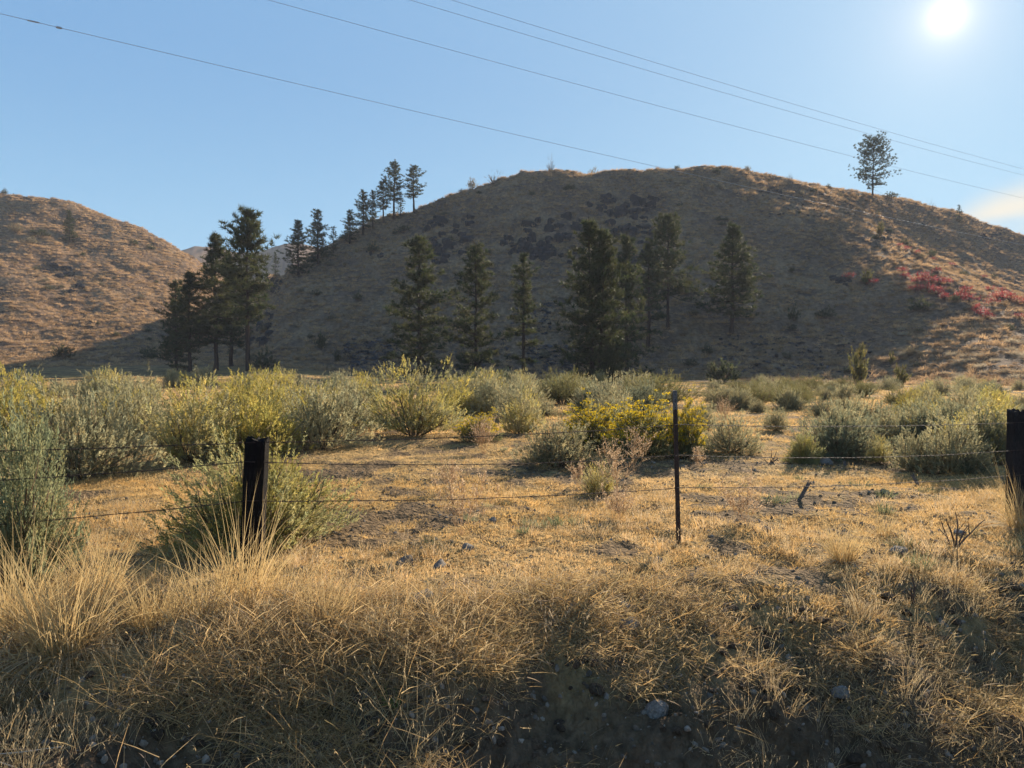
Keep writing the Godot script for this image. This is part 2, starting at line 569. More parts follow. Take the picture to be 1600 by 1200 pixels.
func make_rock(seed_: int, stretch: Vector3, facets: int, col: Color, lat := 9, lon := 14, block := false) -> ArrayMesh:
	var r := RandomNumberGenerator.new()
	r.seed = seed_
	var planes := []
	for i in facets:
		var d := Vector3(r.randf_range(-1, 1), r.randf_range(-1, 1), r.randf_range(-1, 1)).normalized()
		planes.append([d, r.randf_range(0.62, 1.0)])
	if block:
		planes.clear()
		for i in 7:
			var a := TAU * (i + r.randf_range(-0.35, 0.35)) / 7.0
			planes.append([Vector3(cos(a), r.randf_range(-0.08, 0.15), sin(a)).normalized(), r.randf_range(0.6, 0.95)])
		for i in 3:
			planes.append([Vector3(r.randf_range(-0.35, 0.35), 1.0, r.randf_range(-0.35, 0.35)).normalized(), r.randf_range(0.7, 0.95)])
	var b := MB.new()
	var g := []
	for i in lat + 1:
		var row := []
		for k in lon + 1:
			var th := PI * i / lat
			var ph := TAU * (k % lon) / lon
			var d := Vector3(sin(th) * cos(ph), cos(th), sin(th) * sin(ph))
			var m := 1.25
			for pl in planes:
				var dt: float = d.dot(pl[0])
				if dt > 0.05: m = minf(m, pl[1] / dt)
			m *= 1.0 + 0.05 * n_fine.get_noise_3d(d.x * 30.0 + seed_, d.y * 30.0, d.z * 30.0)
			row.append(d * m * stretch)
		g.append(row)
	for i in lat:
		for k in lon:
			var cc := tone(col, 0.12)
			if i > 0: b.tri(g[i][k], g[i][k + 1], g[i + 1][k + 1], cc)
			if i < lat - 1: b.tri(g[i][k], g[i + 1][k + 1], g[i + 1][k], cc)
	return b.mesh()

# ------------------------------------------------------------------ sky
func make_sky(sun: Vector3, gain: float) -> PanoramaSkyMaterial:
	var w := 1536
	var h := 768
	var data := PackedFloat32Array()
	data.resize(w * h * 3)
	var cn := FastNoiseLite.new()
	cn.seed = 3
	cn.frequency = 0.02
	cn.fractal_octaves = 4
	var zen := Vector3(0.10, 0.24, 0.53)
	var mid := Vector3(0.16, 0.38, 0.70)
	var hor := Vector3(0.31, 0.62, 0.88)
	for j in h:
		var el := PI * (0.5 - (j + 0.5) / h)
		var y := sin(el)
		var ce := cos(el)
		var s := maxf(y, 0.0)
		var base := hor.lerp(mid, smoothstep(0.0, 0.40, s)).lerp(zen, smoothstep(0.35, 1.0, s))
		for i in w:
			var az := TAU * (i + 0.5) / w
			if az > PI: az -= TAU
			var dotp := sin(az) * ce * sun.x + y * sun.y - cos(az) * ce * sun.z
			var g := rad_to_deg(acos(clampf(dotp, -1.0, 1.0)))
			var c := base
			c += Vector3(0.36, 0.37, 0.27) * exp(-g / 27.0)
			if g < 50.0:
				c += Vector3(0.42, 0.28, 0.15) * exp(-g / 2.4) + Vector3(1.8, 1.4, 0.9) * exp(-g / 0.5)
			# thin bright cloud low down to the right
			var eld := rad_to_deg(el)
			if eld > 4.0 and eld < 19.0:
				var azd := rad_to_deg(az)
				var cl := cn.get_noise_2d(azd * 2.2, eld * 11.0) * 0.9 + 0.62
				cl = smoothstep(0.15, 0.7, cl) * smoothstep(28.5, 32.5, azd - 1.2 * (eld - 9.0)) * smoothstep(120.0, 50.0, azd) * smoothstep(12.4, 9.8, eld) * smoothstep(4.0, 8.0, eld)
				c = c.lerp(Vector3(1.0, 0.92, 0.76), cl * 0.95)
			var at := (j * w + i) * 3
			data[at] = c.x * gain
			data[at + 1] = c.y * gain
			data[at + 2] = c.z * gain
	var sky := PanoramaSkyMaterial.new()
	sky.panorama = ImageTexture.create_from_image(Image.create_from_data(w, h, false, Image.FORMAT_RGBF, data.to_byte_array()))
	return sky

# ------------------------------------------------------------------ ready
func _ready() -> void:
	rng.seed = 20240917
	for a in [[n_broad, 11, 0.01, 3], [n_mid, 23, 0.05, 3], [n_fine, 37, 0.6, 2], [n_patch, 51, 0.05, 4]]:
		var n: FastNoiseLite = a[0]
		n.seed = a[1]
		n.frequency = a[2]
		n.fractal_octaves = a[3]
		n.noise_type = FastNoiseLite.TYPE_SIMPLEX_SMOOTH
	var cam := Camera3D.new()
	cam.name = "camera"
	cam.fov = rad_to_deg(2.0 * atan(600.0 / F))
	cam.near = 0.05
	cam.far = 2500.0
	cam.position = Vector3(0, EYE, 0)
	cam.rotation.x = -atan(30.0 / F)
	add_child(cam)
	cam.current = true
	var sun_dir := Vector3(0.591, 0.4737, -1.0127).normalized()
	var sun := DirectionalLight3D.new()
	sun.name = "sun"
	sun.light_energy = 1.6
	sun.light_color = Color(1.0, 0.86, 0.68).linear_to_srgb()
	sun.light_angular_distance = 0.5
	sun.shadow_enabled = true
	add_child(sun)
	sun.look_at_from_position(sun_dir * 10.0, Vector3.ZERO, Vector3.UP)
	var env := Environment.new()
	env.background_mode = Environment.BG_SKY
	env.sky = Sky.new()
	env.tonemap_mode = Environment.TONE_MAPPER_LINEAR
	env.tonemap_exposure = 2.5
	env.sky.sky_material = make_sky(sun_dir, 1.0 / 2.5)
	env.sdfgi_enabled = true
	env.ssao_enabled = true
	env.ssil_enabled = true
	env.fog_enabled = true
	env.fog_density = 0.00033
	env.fog_light_color = Color(0.88, 0.90, 0.95)
	var we := WorldEnvironment.new()
	we.name = "world_environment"
	we.environment = env
	add_child(we)

	make_materials()
	make_table()
	var t0 := Time.get_ticks_msec()
	build_land()
	print("land ", Time.get_ticks_msec() - t0)
	build_hill_cover()
	print("hill cover ", Time.get_ticks_msec() - t0)
	build_pines()
	print("pines ", Time.get_ticks_msec() - t0)
	build_sage()
	print("sage ", Time.get_ticks_msec() - t0)
	build_grass()
	print("grass ", Time.get_ticks_msec() - t0)
	build_fence()
	build_lines()
	build_small()
	print("all ", Time.get_ticks_msec() - t0)

# ------------------------------------------------------------------ land
func soil_share(x: float, z: float) -> float:   # bare earth among the straw
	return smoothstep(-0.08, 0.26, 0.8 * n_patch.get_noise_2d(x * 7.0, z * 7.0) + 0.8 * n_patch.get_noise_2d(x * 34.0, z * 34.0))

func land_color(x: float, z: float, y: float, f: float) -> Color:
	var straw := Color(0.47, 0.32, 0.14)
	var earth := Color(0.22, 0.15, 0.09)
	var c := straw.lerp(earth, 0.85 * soil_share(x, z))
	var r := Vector2(x, z).length()
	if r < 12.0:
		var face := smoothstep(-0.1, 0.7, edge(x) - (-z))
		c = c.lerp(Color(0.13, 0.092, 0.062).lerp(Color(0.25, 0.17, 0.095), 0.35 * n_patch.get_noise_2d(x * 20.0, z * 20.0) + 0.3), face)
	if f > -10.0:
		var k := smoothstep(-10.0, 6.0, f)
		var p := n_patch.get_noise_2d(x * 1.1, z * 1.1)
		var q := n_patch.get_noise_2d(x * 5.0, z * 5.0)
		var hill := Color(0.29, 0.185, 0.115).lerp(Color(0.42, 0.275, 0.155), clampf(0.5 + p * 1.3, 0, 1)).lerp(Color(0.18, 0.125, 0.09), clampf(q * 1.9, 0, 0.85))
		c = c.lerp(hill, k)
	return c

func build_land() -> void:
	var rs := PackedFloat32Array([0.25])
	var r := 0.25
	while r < 860.0:
		if r < 2.5: r += 0.2
		elif r < 7.5: r += 0.035
		elif r < 20.0: r *= 1.008
		elif r < 50.0: r *= 1.012
		elif r < 225.0: r += 0.6
		else: r *= 1.03
		rs.append(r)
	var azs := PackedFloat32Array()
	var a := -180.0
	while a < 180.01:
		azs.append(a)
		a += 0.19 if absf(a + 0.1) < 39.0 else (1.0 if absf(a) < 62.0 else 6.0)
	azs[azs.size() - 1] = 180.0
	var na := azs.size()
	var pos := PackedVector3Array()
	var col := PackedColorArray()
	pos.resize(rs.size() * na)
	col.resize(rs.size() * na)
	var kind := PackedByteArray()
	kind.resize(rs.size() * na)
	for i in rs.size():
		for k in na:
			var ph := deg_to_rad(azs[k])
			var x := rs[i] * sin(ph)
			var z := -rs[i] * cos(ph)
			var y := H(x, z)
			var j := clampi(int((azs[k] - A0) / (A1 - A0) * NA), 0, NA)
			var f: float = rs[i] - TD[j][2]
			pos[i * na + k] = Vector3(x, y, z)
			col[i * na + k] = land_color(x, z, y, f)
			kind[i * na + k] = 0 if f < -4.0 or absf(azs[k]) > 80.0 else (3 if rs[i] > TD[j][7] * 1.75 else (1 if azs[k] > -19.5 else 2))
	var nor := PackedVector3Array()
	nor.resize(pos.size())
	for i in rs.size():
		for k in na:
			var i0 := maxi(i - 1, 0) * na
			var i1 := mini(i + 1, rs.size() - 1) * na
			var du := pos[i1 + k] - pos[i0 + k]
			var dv := pos[i * na + mini(k + 1, na - 1)] - pos[i * na + maxi(k - 1, 0)]
			var nn := dv.cross(du).normalized()
			nor[i * na + k] = nn if nn.y > 0 else -nn
	var names := ["ground", "hill", "left_hill", "far_ridge"]
	var labels := ["flat dry field of short golden grass with a cut bank in front", "large brown hill in shade behind the field", "smaller golden hill on the left in low sun", "distant bluish ridge in the gap between the hills"]
	for q in 4:
		var map := {}
		var ix := PackedInt32Array()
		var vp := PackedVector3Array()
		var vn := PackedVector3Array()
		var vc := PackedColorArray()
		for i in rs.size() - 1:
			for k in na - 1:
				var id := i * na + k
				if kind[id] != q: continue
				for e in [id, id + na, id + na + 1, id, id + na + 1, id + 1]:
					if not map.has(e):
						map[e] = vp.size()
						vp.append(pos[e]); vn.append(nor[e]); vc.append(col[e])
					ix.append(map[e])
		var arr := []
		arr.resize(Mesh.ARRAY_MAX)
		arr[Mesh.ARRAY_VERTEX] = vp
		arr[Mesh.ARRAY_NORMAL] = vn
		arr[Mesh.ARRAY_COLOR] = vc
		arr[Mesh.ARRAY_INDEX] = ix
		var m := ArrayMesh.new()
		m.add_surface_from_arrays(Mesh.PRIMITIVE_TRIANGLES, arr)
		single(names[q], m, M.ground if q == 0 else M.hill, labels[q], ["field", "hill", "hill", "ridge"][q], Vector3.ZERO, "", "structure")

# ------------------------------------------------------------------ what grows on the hills
func build_hill_cover() -> void:
	var kinds := []
	for i in 4:
		kinds.append(make_tuft(34, 0.20, 0.25, 0.6, 0.9, 1.8, 0.034, 3, Color(0.57, 0.40, 0.225), Color(0.42, 0.28, 0.155)))
	var places := [[], [], [], []]
	var tints := [[], [], [], []]
	var n := 0
	while n < 90000:
		var az := deg_to_rad(rf(-38.0, 38.5))
		var r := sqrt(rf(52.0 * 52.0, 225.0 * 225.0))
		var x := r * sin(az)
		var z := -r * cos(az)
		var f := foot(x, z)
		n += 1
		if f < -2.0: continue
		var p := n_patch.get_noise_2d(x * 2.5, z * 2.5)
		if rf(-0.5, 0.6) > p + 0.35: continue
		var s := rf(0.6, 1.5)
		var t := Transform3D(Basis(Vector3.UP, rf(0, TAU)).scaled(Vector3(s, s * rf(0.55, 1.0), s)), ground_at(x, z))
		var k := n % 4
		places[k].append(t)
		var g := rf(0.55, 1.2)
		tints[k].append(Color(g, g * 0.96, g * 0.92))
	for k in 4:
		scatter("hill_grass", kinds[k], M.straw, places[k], tints[k], "pale dry bunchgrass covering the slopes of both hills", "grass")

	# shrubs that stand out on the slopes: [column, line, height, width, kind]
	var dark := []
	for i in 3:
		dark.append(make_sage(1.0, 1.3, 9, 150, 1.1, 0.22, 0.35, Color(0.075, 0.085, 0.042), Color(0.12, 0.115, 0.06), Color(0, 0, 0, 0), 0.11, 0.035))
	var tan_ := make_sage(1.0, 1.3, 9, 150, 1.0, 0.22, 0.3, Color(0.26, 0.21, 0.13), Color(0.20, 0.165, 0.10), Color(0, 0, 0, 0), 0.10, 0.03)
	var gold := make_sage(1.0, 1.0, 8, 130, 0.9, 0.22, 0.4, Color(0.22, 0.185, 0.06), Color(0.15, 0.14, 0.055), Color(0, 0, 0, 0), 0.11, 0.045)
	var bare := make_sage(1.0, 1.3, 14, 30, 0.9, 0.2, 0.4, Color(0.16, 0.13, 0.09), Color(0.12, 0.10, 0.07), Color(0, 0, 0, 0), 0.06, 0.012)
	var shrubs := [
		[502, 548, 2.0, 1.4, 0, "tall dark shrub standing alone on the lower left flank of the big hill"],
		[527, 566, 1.3, 0.9, 0, "small dark conical shrub at the left foot of the big hill"],
		[860, 270, 3.0, 2.6, 3, "bare twiggy bush on the first hump of the hill crest"],
		[926, 274, 2.5, 2.9, 1, "grey bush on the saddle of the hill crest"],
		[738, 298, 2.0, 2.1, 1, "small pale bush on the left shoulder of the hill crest"],
		[772, 291, 2.4, 4.4, 3, "leafless thicket on the hill crest left of the first hump"],
		[1165, 270, 1.0, 1.6, 1, "low bush on the rounded top of the hill"],
		[1232, 282, 1.7, 1.7, 3, "bare bush on the crest right of the hilltop"],
		[1388, 312, 1.6, 3.4, 0, "dark low thicket on the crest beside the lone round pine"],
		[1452, 332, 2.8, 2.5, 3, "twiggy bush on the crest between the lone pine and the small pine"],
		[1372, 372, 2.2, 2.2, 2, "yellow-green shrub near the top of the sunlit spur"],
		[1352, 446, 1.8, 2.2, 2, "pale yellow shrub at the left end of the red sumac"],
		[1438, 488, 1.5, 2.6, 0, "grey-green shrub below the main patch of red sumac"],
		[1345, 566, 1.7, 1.3, 2, "yellow leafed sapling in shade near the foot of the hill"],
		[1342, 606, 2.4, 1.7, 2, "taller yellow leafed sapling at the foot of the hill"],
		[1393, 572, 1.3, 0.9, 2, "slim yellow leafed sapling up the slope right of the taller one"],
		[1408, 606, 1.5, 1.5, 2, "small yellowish sapling at the hill foot right of the taller one"],
		[1128, 600, 1.9, 3.2, 0, "dark green bush at the hill foot below the right-hand pine"],
		[414, 577, 1.7, 2.6, 0, "dark rounded bush at the foot of the tall left pines"],
		[98, 560, 1.8, 3.0, 0, "dark bush at the foot of the left hill"],
		[232, 562, 1.4, 2.8, 0, "dark bush at the left hill foot beside the pine grove"],
		[28, 366, 1.9, 3.4, 1, "tan bush high on the left hill below its crest"],
		[52, 384, 1.5, 3.0, 1, "ochre bush on the left hill below the tan one"],
		[66, 372, 1.6, 5.0, 0, "wide dark thicket left of the lone pine on the left hill"],
		[212, 385, 1.2, 2.4, 0, "dark bush on the right shoulder of the left hill"],
		[238, 392, 1.2, 2.4, 0, "second dark bush on the right shoulder of the left hill, nearer the pines"],
		[12, 306, 1.3, 1.5, 0, "bush on the skyline at the left end of the left hill"],
		[1105, 555, 1.0, 1.6, 0, "low dark bush under the right-hand pine"],
		[1290, 500, 1.4, 2.4, 0, "dark shrub in the middle of the shaded right face of the hill"],
		[1240, 505, 1.6, 1.6, 0, "narrow dark shrub in the middle of the shaded right face"],
		[1410, 385, 1.2, 2.0, 0, "dark bush in the hollow behind the sunlit spur"],
		[890, 300, 1.2, 3.0, 0, "dark bush under the crest above the rock bluff"],
		[560, 470, 1.0, 1.4, 0, "small dark bush among the scree on the left flank"],
		[630, 365, 1.4, 3.0, 0, "dark thicket below the ridge pines"],
		[585, 395, 1.4, 2.6, 0, "dark bush on the left flank below the ridge pines"],
	]
	for s in shrubs:
		var src: Array = tan_ if s[4] == 1 else (gold if s[4] == 2 else (bare if s[4] == 3 else dark[rng.randi_range(0, 2)]))
		var o := thing("hill_shrub", s[5], "shrub", on_hill(s[0], s[1]), rf(0, TAU), "shrubs on the hillsides")
		o.scale = Vector3(s[3] / 1.3, s[2], s[3] / 1.3)
		part("stems", src[0], M.bark, o)
		part("foliage", src[1], M.leaf, o)
	var wild := []
	while wild.size() < 170:
		var az := deg_to_rad(rf(-35.0, 35.0))
		var r := rf(75.0, 175.0)
		if foot(r * sin(az), -r * cos(az)) < 4.0: continue
		wild.append([az, r])
	wild.sort_custom(func(p, q): return p[0] < q[0])
	var counts := [0, 0]
	for more in wild.size():
		var az: float = wild[more][0]
		var r: float = wild[more][1]
		var x := r * sin(az)
		var z := -r * cos(az)
		var left := az < deg_to_rad(-19.5)
		counts[0 if left else 1] += 1
		var src: Array = dark[more % 3] if more % 5 < 3 else tan_
		var o := thing("hill_shrub", "%s small scattered bush, %s from the left on the %s" % [("dark" if more % 5 < 3 else "tan"), ordinal(counts[0 if left else 1]), ("left hill" if left else "big hill")], "shrub", ground_at(x, z), rf(0, TAU), "small bushes scattered over the left hill" if left else "small bushes scattered over the big hill")
		var k := rf(0.45, 1.2)
		o.scale = Vector3(k * rf(0.9, 1.8), k * 0.8, k)
		part("stems", src[0], M.bark, o)
		part("foliage", src[1], M.leaf, o)

	# pale round cushions on the sunlit lower right slope
	var cushion := make_tuft(160, 0.28, 0.25, 0.5, 1.25, 0.9, 0.02, 2, Color(0.50, 0.41, 0.28), Color(0.40, 0.32, 0.21))
	var cush := []
	for i in 76:
		var at := on_hill(rf(1395, 1600) if i > 1 else 1405.0, rf(500, 605))
		if i > 1 and at.x / -at.z < 0.53 + rf(-0.04, 0.08): continue
		cush.append(at)
	cush.sort_custom(func(p, q): return p.x / -p.z < q.x / -q.z)
	for i in cush.size():
		var at: Vector3 = cush[i]
		var o := single("cushion_shrub", cushion, M.straw, "pale round cushion bush, %s from the left on the sunlit lower right slope" % ordinal(i + 1), "shrub", at, "pale cushion bushes on the right slope")
		var k := rf(0.7, 1.6)
		o.scale = Vector3(k, k * 0.9, k)
		o.rotation.y = rf(0, TAU)

	# red sumac
	var reds := []
	for q in 3:
		var b := MB.new()
		for i in 26:
			var d := rdir(1.15)
			var L := rf(0.5, 1.0)
			var p := limb(b, Vector3(rf(-0.02, 0.02), -0.05, rf(-0.02, 0.02)), d, L, 0.018, 0.006, Vector3.UP * 0.2, 3, 3, Color(0.10, 0.06, 0.05))
			p.size()
		var lv := MB.new()
		for i in 70:
			var d := rdir(1.5)
			var at := Vector3(rf(-0.6, 0.6), rf(0.3, 0.95), rf(-0.6, 0.6))
			var cr := tone(Color(0.46, 0.035, 0.06).lerp(Color(0.32, 0.09, 0.05), pow(rf(0, 1), 1.5)), 0.3)
			for k in 7:
				var sd := (Vector3(d.x, d.y * 0.3 + rf(-0.3, 0.3), d.z) + rdir(3.1) * 0.35).normalized()
				lv.leaf(at + d * 0.055 * k, sd, rf(0.10, 0.17), 0.06, tone(cr, 0.2), rdir(1.0))
		reds.append([b.mesh(), lv.mesh()])
	var sum := [[1325, 436, 1.0], [1362, 446, 0.9], [1402, 386, 0.7], [1414, 394, 0.9], [1430, 398, 0.8], [1408, 426, 0.9], [1412, 436, 0.8], [1455, 408, 0.7], [1462, 428, 0.9], [1485, 418, 0.8],
		[1430, 446, 1.1], [1440, 440, 1.2], [1452, 446, 1.2], [1466, 448, 1.1], [1428, 458, 1.0], [1446, 458, 1.2], [1462, 462, 1.2], [1474, 470, 1.0], [1478, 446, 0.9], [1498, 470, 1.1], [1506, 460, 1.0], [1512, 474, 1.2],
		[1524, 490, 1.0], [1532, 496, 1.0], [1542, 500, 0.9], [1548, 476, 1.0], [1556, 470, 1.2], [1564, 466, 1.1], [1576, 470, 1.2], [1586, 474, 1.0], [1545, 456, 0.9], [1562, 456, 0.8], [1598, 478, 1.0], [1535, 436, 0.7], [1592, 500, 0.8]]
	var inner := sum.slice(2)
	inner.sort_custom(func(p, q): return p[0] < q[0])
	sum = sum.slice(0, 2) + inner
	for i in sum.size():
		var lab := "crimson sumac bush, %s from the left along the sunlit spur" % ordinal(i - 1)
		var grp := "crimson sumac bushes on the spur"
		if i == 0: lab = "crimson sumac bush left of the pale yellow shrub"; grp = "outlying sumac bushes"
		if i == 1: lab = "crimson sumac bush right of the pale yellow shrub"; grp = "outlying sumac bushes"
		var o := thing("sumac_bush", lab, "shrub", on_hill(sum[i][0], sum[i][1] + 1), rf(0, TAU), grp)
		o.scale = Vector3(1.05, 0.8, 1.05) * (sum[i][2] as float)
		part("stems", reds[i % 3][0], M.bark, o)
		part("leaves", reds[i % 3][1], M.red, o)

	# rock bluffs
	var rocks := []
	for i in 7:
		rocks.append(make_rock(100 + i, Vector3(0.8, 1.25, 0.8), 12, Color(0.095, 0.083, 0.078), 12, 20, true))
	var bluffs := [
		[702, 370, 66, 54, 16, "dark rock bluff high on the left face of the big hill"],
		[585, 396, 26, 14, 5, "small dark rock shelf left of the high bluff"],
		[665, 392, 44, 22, 8, "dark rock shelf just below the high left bluff"],
		[690, 405, 46, 20, 7, "low dark ledge below the left bluff, above the second valley pine"],
		[868, 378, 95, 74, 24, "broad dark cliff in the middle of the hill, left of the biggest pine"],
		[812, 388, 50, 26, 9, "stepped dark ledge at the left end of the central cliff"],
		[988, 345, 80, 66, 20, "dark cliff behind the top of the biggest pine, right side"],
		[940, 322, 44, 26, 8, "dark outcrop under the crest saddle"],
		[1000, 395, 44, 50, 10, "dark broken rock below the right cliff"],
		[432, 444, 30, 22, 8, "dark cliff at the mouth of the gap between the hills"],
		[410, 515, 40, 46, 10, "dark rocky rib behind the tall left pines"],
		[1312, 441, 28, 14, 5, "dark boulder patch left of the red sumac"],
		[1382, 372, 20, 14, 3, "dark boulder on the spur under the yellow-green shrub"],
		[1545, 372, 44, 8, 6, "row of dark rocks along the far right ridge"],
		[1205, 302, 40, 12, 7, "scattered dark rocks just right of the hilltop"],
		[90, 425, 40, 22, 6, "dark rock patch in the middle of the left hill"],
		[122, 452, 24, 14, 4, "smaller dark rock patch on the left hill"],
	]
	for bl in bluffs:
		var at := on_hill(bl[0], bl[1])
		var o := thing("rock_outcrop", bl[5], "rocks", at, 0.0, "rock outcrops on the hills")
		var D := -at.z
		var unit: float = sqrt(bl[2] * bl[3] / bl[4]) * D / F * 0.74
		for i in bl[4] * 2:
			var q := on_hill(bl[0] + rf(-0.5, 0.5) * bl[2], bl[1] + rf(-0.5, 0.5) * bl[3])
			if absf(q.z - at.z) > 16.0: continue
			var m := part("rock", rocks[rng.randi_range(0, 6)], M.rock, o)
			var k := rf(0.55, 1.2) * unit
			m.position = q - at - Vector3(0, k * 0.35, k * 0.25)
			m.scale = Vector3(k * rf(0.8, 1.6), k * rf(0.7, 1.2), k)
			m.rotation = Vector3(rf(-0.12, 0.12), rf(0, TAU), rf(-0.12, 0.12))
	# loose scree on the lower slopes and stones everywhere on the hill
	var pl := []
	var ti := []
	for z in [[575, 555, 70, 40, 240], [870, 565, 90, 50, 260], [830, 500, 60, 50, 160], [1240, 560, 240, 70, 200], [700, 560, 300, 60, 160], [1500, 380, 160, 60, 80], [1240, 320, 140, 40, 80]]:
		for i in z[4]:
			var at := on_hill(z[0] + rf(-0.5, 0.5) * z[2], z[1] + rf(-0.5, 0.5) * z[3])
			var k := rf(0.08, 0.34)
			pl.append(Transform3D(Basis.from_euler(Vector3(rf(0, 6), rf(0, 6), rf(0, 6))).scaled(Vector3(k, k * 0.7, k)), at))
			var g := rf(0.8, 2.2)
			ti.append(Color(g, g, g * 1.02))
	scatter("scree", rocks[2], M.rock, pl, ti, "loose grey stones scattered on the shaded hillside", "stones")

# ------------------------------------------------------------------ pines
func build_pines() -> void:
	var g1 := Color(0.050, 0.064, 0.024)
	var g2 := Color(0.078, 0.076, 0.03)
	var C := Vector3.ZERO
	var kinds := {
		"cone": make_pine(12.0, [[C, 1.0]], 0.07, 0.21, 0, 429, 20, g1, g2),
		"cone2": make_pine(12.0, [[C, 1.0]], 0.13, 0.18, 0, 364, 20, g1, g2),
		"cone3": make_pine(12.5, [[C, 1.0]], 0.09, 0.195, 1, 360, 20, g1, g2, 10),
		"slim": make_pine(11.0, [[C, 1.0]], 0.22, 0.15, 0, 273, 18, g1, g2, 14),
		"twin": make_pine(15.0, [[Vector3(-0.9, 0, 0), 1.0], [Vector3(0.9, 0, 0.3), 0.93]], 0.04, 0.19, 1, 420, 22, g1, g2, 4),
		"broad": make_pine(11.0, [[C, 1.0]], 0.30, 0.24, 1, 390, 20, g1, g2, 6),
		"broad2": make_pine(11.0, [[C, 1.0]], 0.22, 0.22, 0, 390, 20, g1, g2, 6),
		"open": make_pine(15.0, [[C, 1.0]], 0.34, 0.145, 2, 429, 20, g1, g2, 16),
		"grove": make_pine(13.0, [[C, 1.0]], 0.22, 0.16, 0, 429, 20, g1, g2, 14),
		"ridge": make_pine(12.0, [[C, 1.0]], 0.32, 0.13, 2, 273, 18, g1, g2, 6),
		"ridge2": make_pine(12.0, [[C, 1.0]], 0.22, 0.14, 1, 299, 18, g1, g2, 6),
		"old": make_pine(13.0, [[C, 1.0]], 0.22, 0.30, 3, 390, 20, g1, g2, 10),
		"young": make_pine(6.0, [[C, 1.0]], 0.08, 0.24, 0, 230, 18, g1, g2, 2),
	}
	var heights := {"cone": 12.0, "cone2": 12.0, "slim": 11.0, "cone3": 12.5, "broad2": 11.0, "twin": 15.0, "broad": 11.0, "open": 15.0, "grove": 13.0, "ridge": 12.0, "ridge2": 12.0, "old": 13.0, "young": 6.0}
	# [kind, column, distance (0: from line), base line, top line, width factor, label, group]
	var valley := "pines at the foot of the hill"
	var grove := "pine grove on the left"
	var ridge := "pines up the left ridge"
	var list := [
		["cone", 655, 63.0, 0, 366, 1.12, "bushy conical pine, leftmost of the row before the big hill", valley],
		["cone3", 744, 64.0, 0, 380, 0.92, "conical pine, second from the left in the row before the big hill", valley],
		["slim", 818, 66.0, 0, 392, 0.95, "thin sparse pine, third in the row before the big hill", valley],
		["twin", 932, 58.0, 0, 340, 0.84, "biggest pine with two stems and dense foliage down to the ground", valley],
		["cone2", 978, 72.0, 0, 364, 0.8, "slender pine half hidden behind the right side of the biggest pine", valley],
		["slim", 1013, 0.0, 545, 378, 1.1, "dim pine standing between the slender hidden pine and the tall-trunked one", valley],
		["broad", 1043, 0.0, 516, 336, 0.82, "bare-trunked open pine on the slope right of the biggest pine", valley],
		["broad2", 1143, 0.0, 524, 350, 1.15, "full pine with a broad skirt, rightmost of the row on the hillside", valley],
		["twin", 950, 55.0, 0, 532, 0.9, "low bushy young pine in front of the biggest pine's foot", valley],
		["open", 388, 68.0, 0, 330, 0.92, "tallest pine of the left grove with an open crown and long bare trunk", grove],
		["grove", 338, 72.0, 0, 361, 0.95, "dense dark pine left of the tallest one in the left grove", grove],
		["grove", 297, 71.0, 0, 422, 1.1, "shorter bushy pine in the middle of the left grove", grove],
		["cone", 276, 73.0, 0, 436, 1.0, "leftmost short pine of the left grove", grove],
		["grove", 362, 80.0, 0, 398, 1.0, "dark pine hidden between the two tallest of the left grove", grove],
		["young", 432, 0.0, 432, 394, 0.8, "small young pine in the gap between the hills", ridge],
		["cone2", 467, 0.0, 432, 343, 1.23, "conical pine at the lowest point of the left ridge", ridge],
		["cone", 498, 0.0, 414, 327, 1.17, "full conical pine, second up the left ridge", ridge],
		["young", 522, 0.0, 397, 354, 1.10, "short young pine on the left ridge between two taller ones", ridge],
		["cone", 548, 0.0, 382, 328, 1.30, "compact dark pine standing apart halfway up the left ridge", ridge],
		["ridge2", 569, 0.0, 368, 297, 1.30, "dense pine at the left end of the ridge-top clump", ridge],
		["ridge2", 584, 0.0, 360, 298, 1.04, "narrow pine, second in the ridge-top clump", ridge],
		["ridge", 600, 0.0, 352, 281, 1.23, "pine in the middle of the ridge-top clump with pointed top", ridge],
		["ridge", 617, 0.0, 345, 253, 1.17, "tallest pine of the ridge-top clump with a bare lower trunk", ridge],
		["young", 627, 0.0, 340, 304, 1.30, "low bushy pine tucked right of the tallest ridge pine", ridge],
		["ridge", 647, 0.0, 335, 260, 1.37, "rightmost ridge-top pine standing clear of the clump", ridge],
		["old", 1360, 0.0, 308, 220, 0.85, "lone round-crowned pine on the skyline right of the hilltop", "lone pines"],
		["young", 1495, 0.0, 349, 321, 1.1, "small bushy pine on the skyline near the right edge", "lone pines"],
		["cone", 112, 0.0, 380, 329, 1.05, "lone small pine on the face of the left hill", "lone pines"],
	]
	for p in list:
		var at := spot(p[1], p[2]) if p[2] > 0.0 else on_hill(p[1], p[3])
		var D := -at.z
		var top: float = EYE + (570.0 - p[4]) * D / F
		var k: float = (top - at.y) / heights[p[0]]
		var o := thing("pine_tree", p[6], "tree", at, rf(-0.4, 0.4) if p[0] == "twin" else rf(0, TAU), p[7])
		o.scale = Vector3(k * p[5], k, k * p[5])
		part("trunk", kinds[p[0]][0], M.bark, o)
		part("crown", kinds[p[0]][1], M.needle, o)

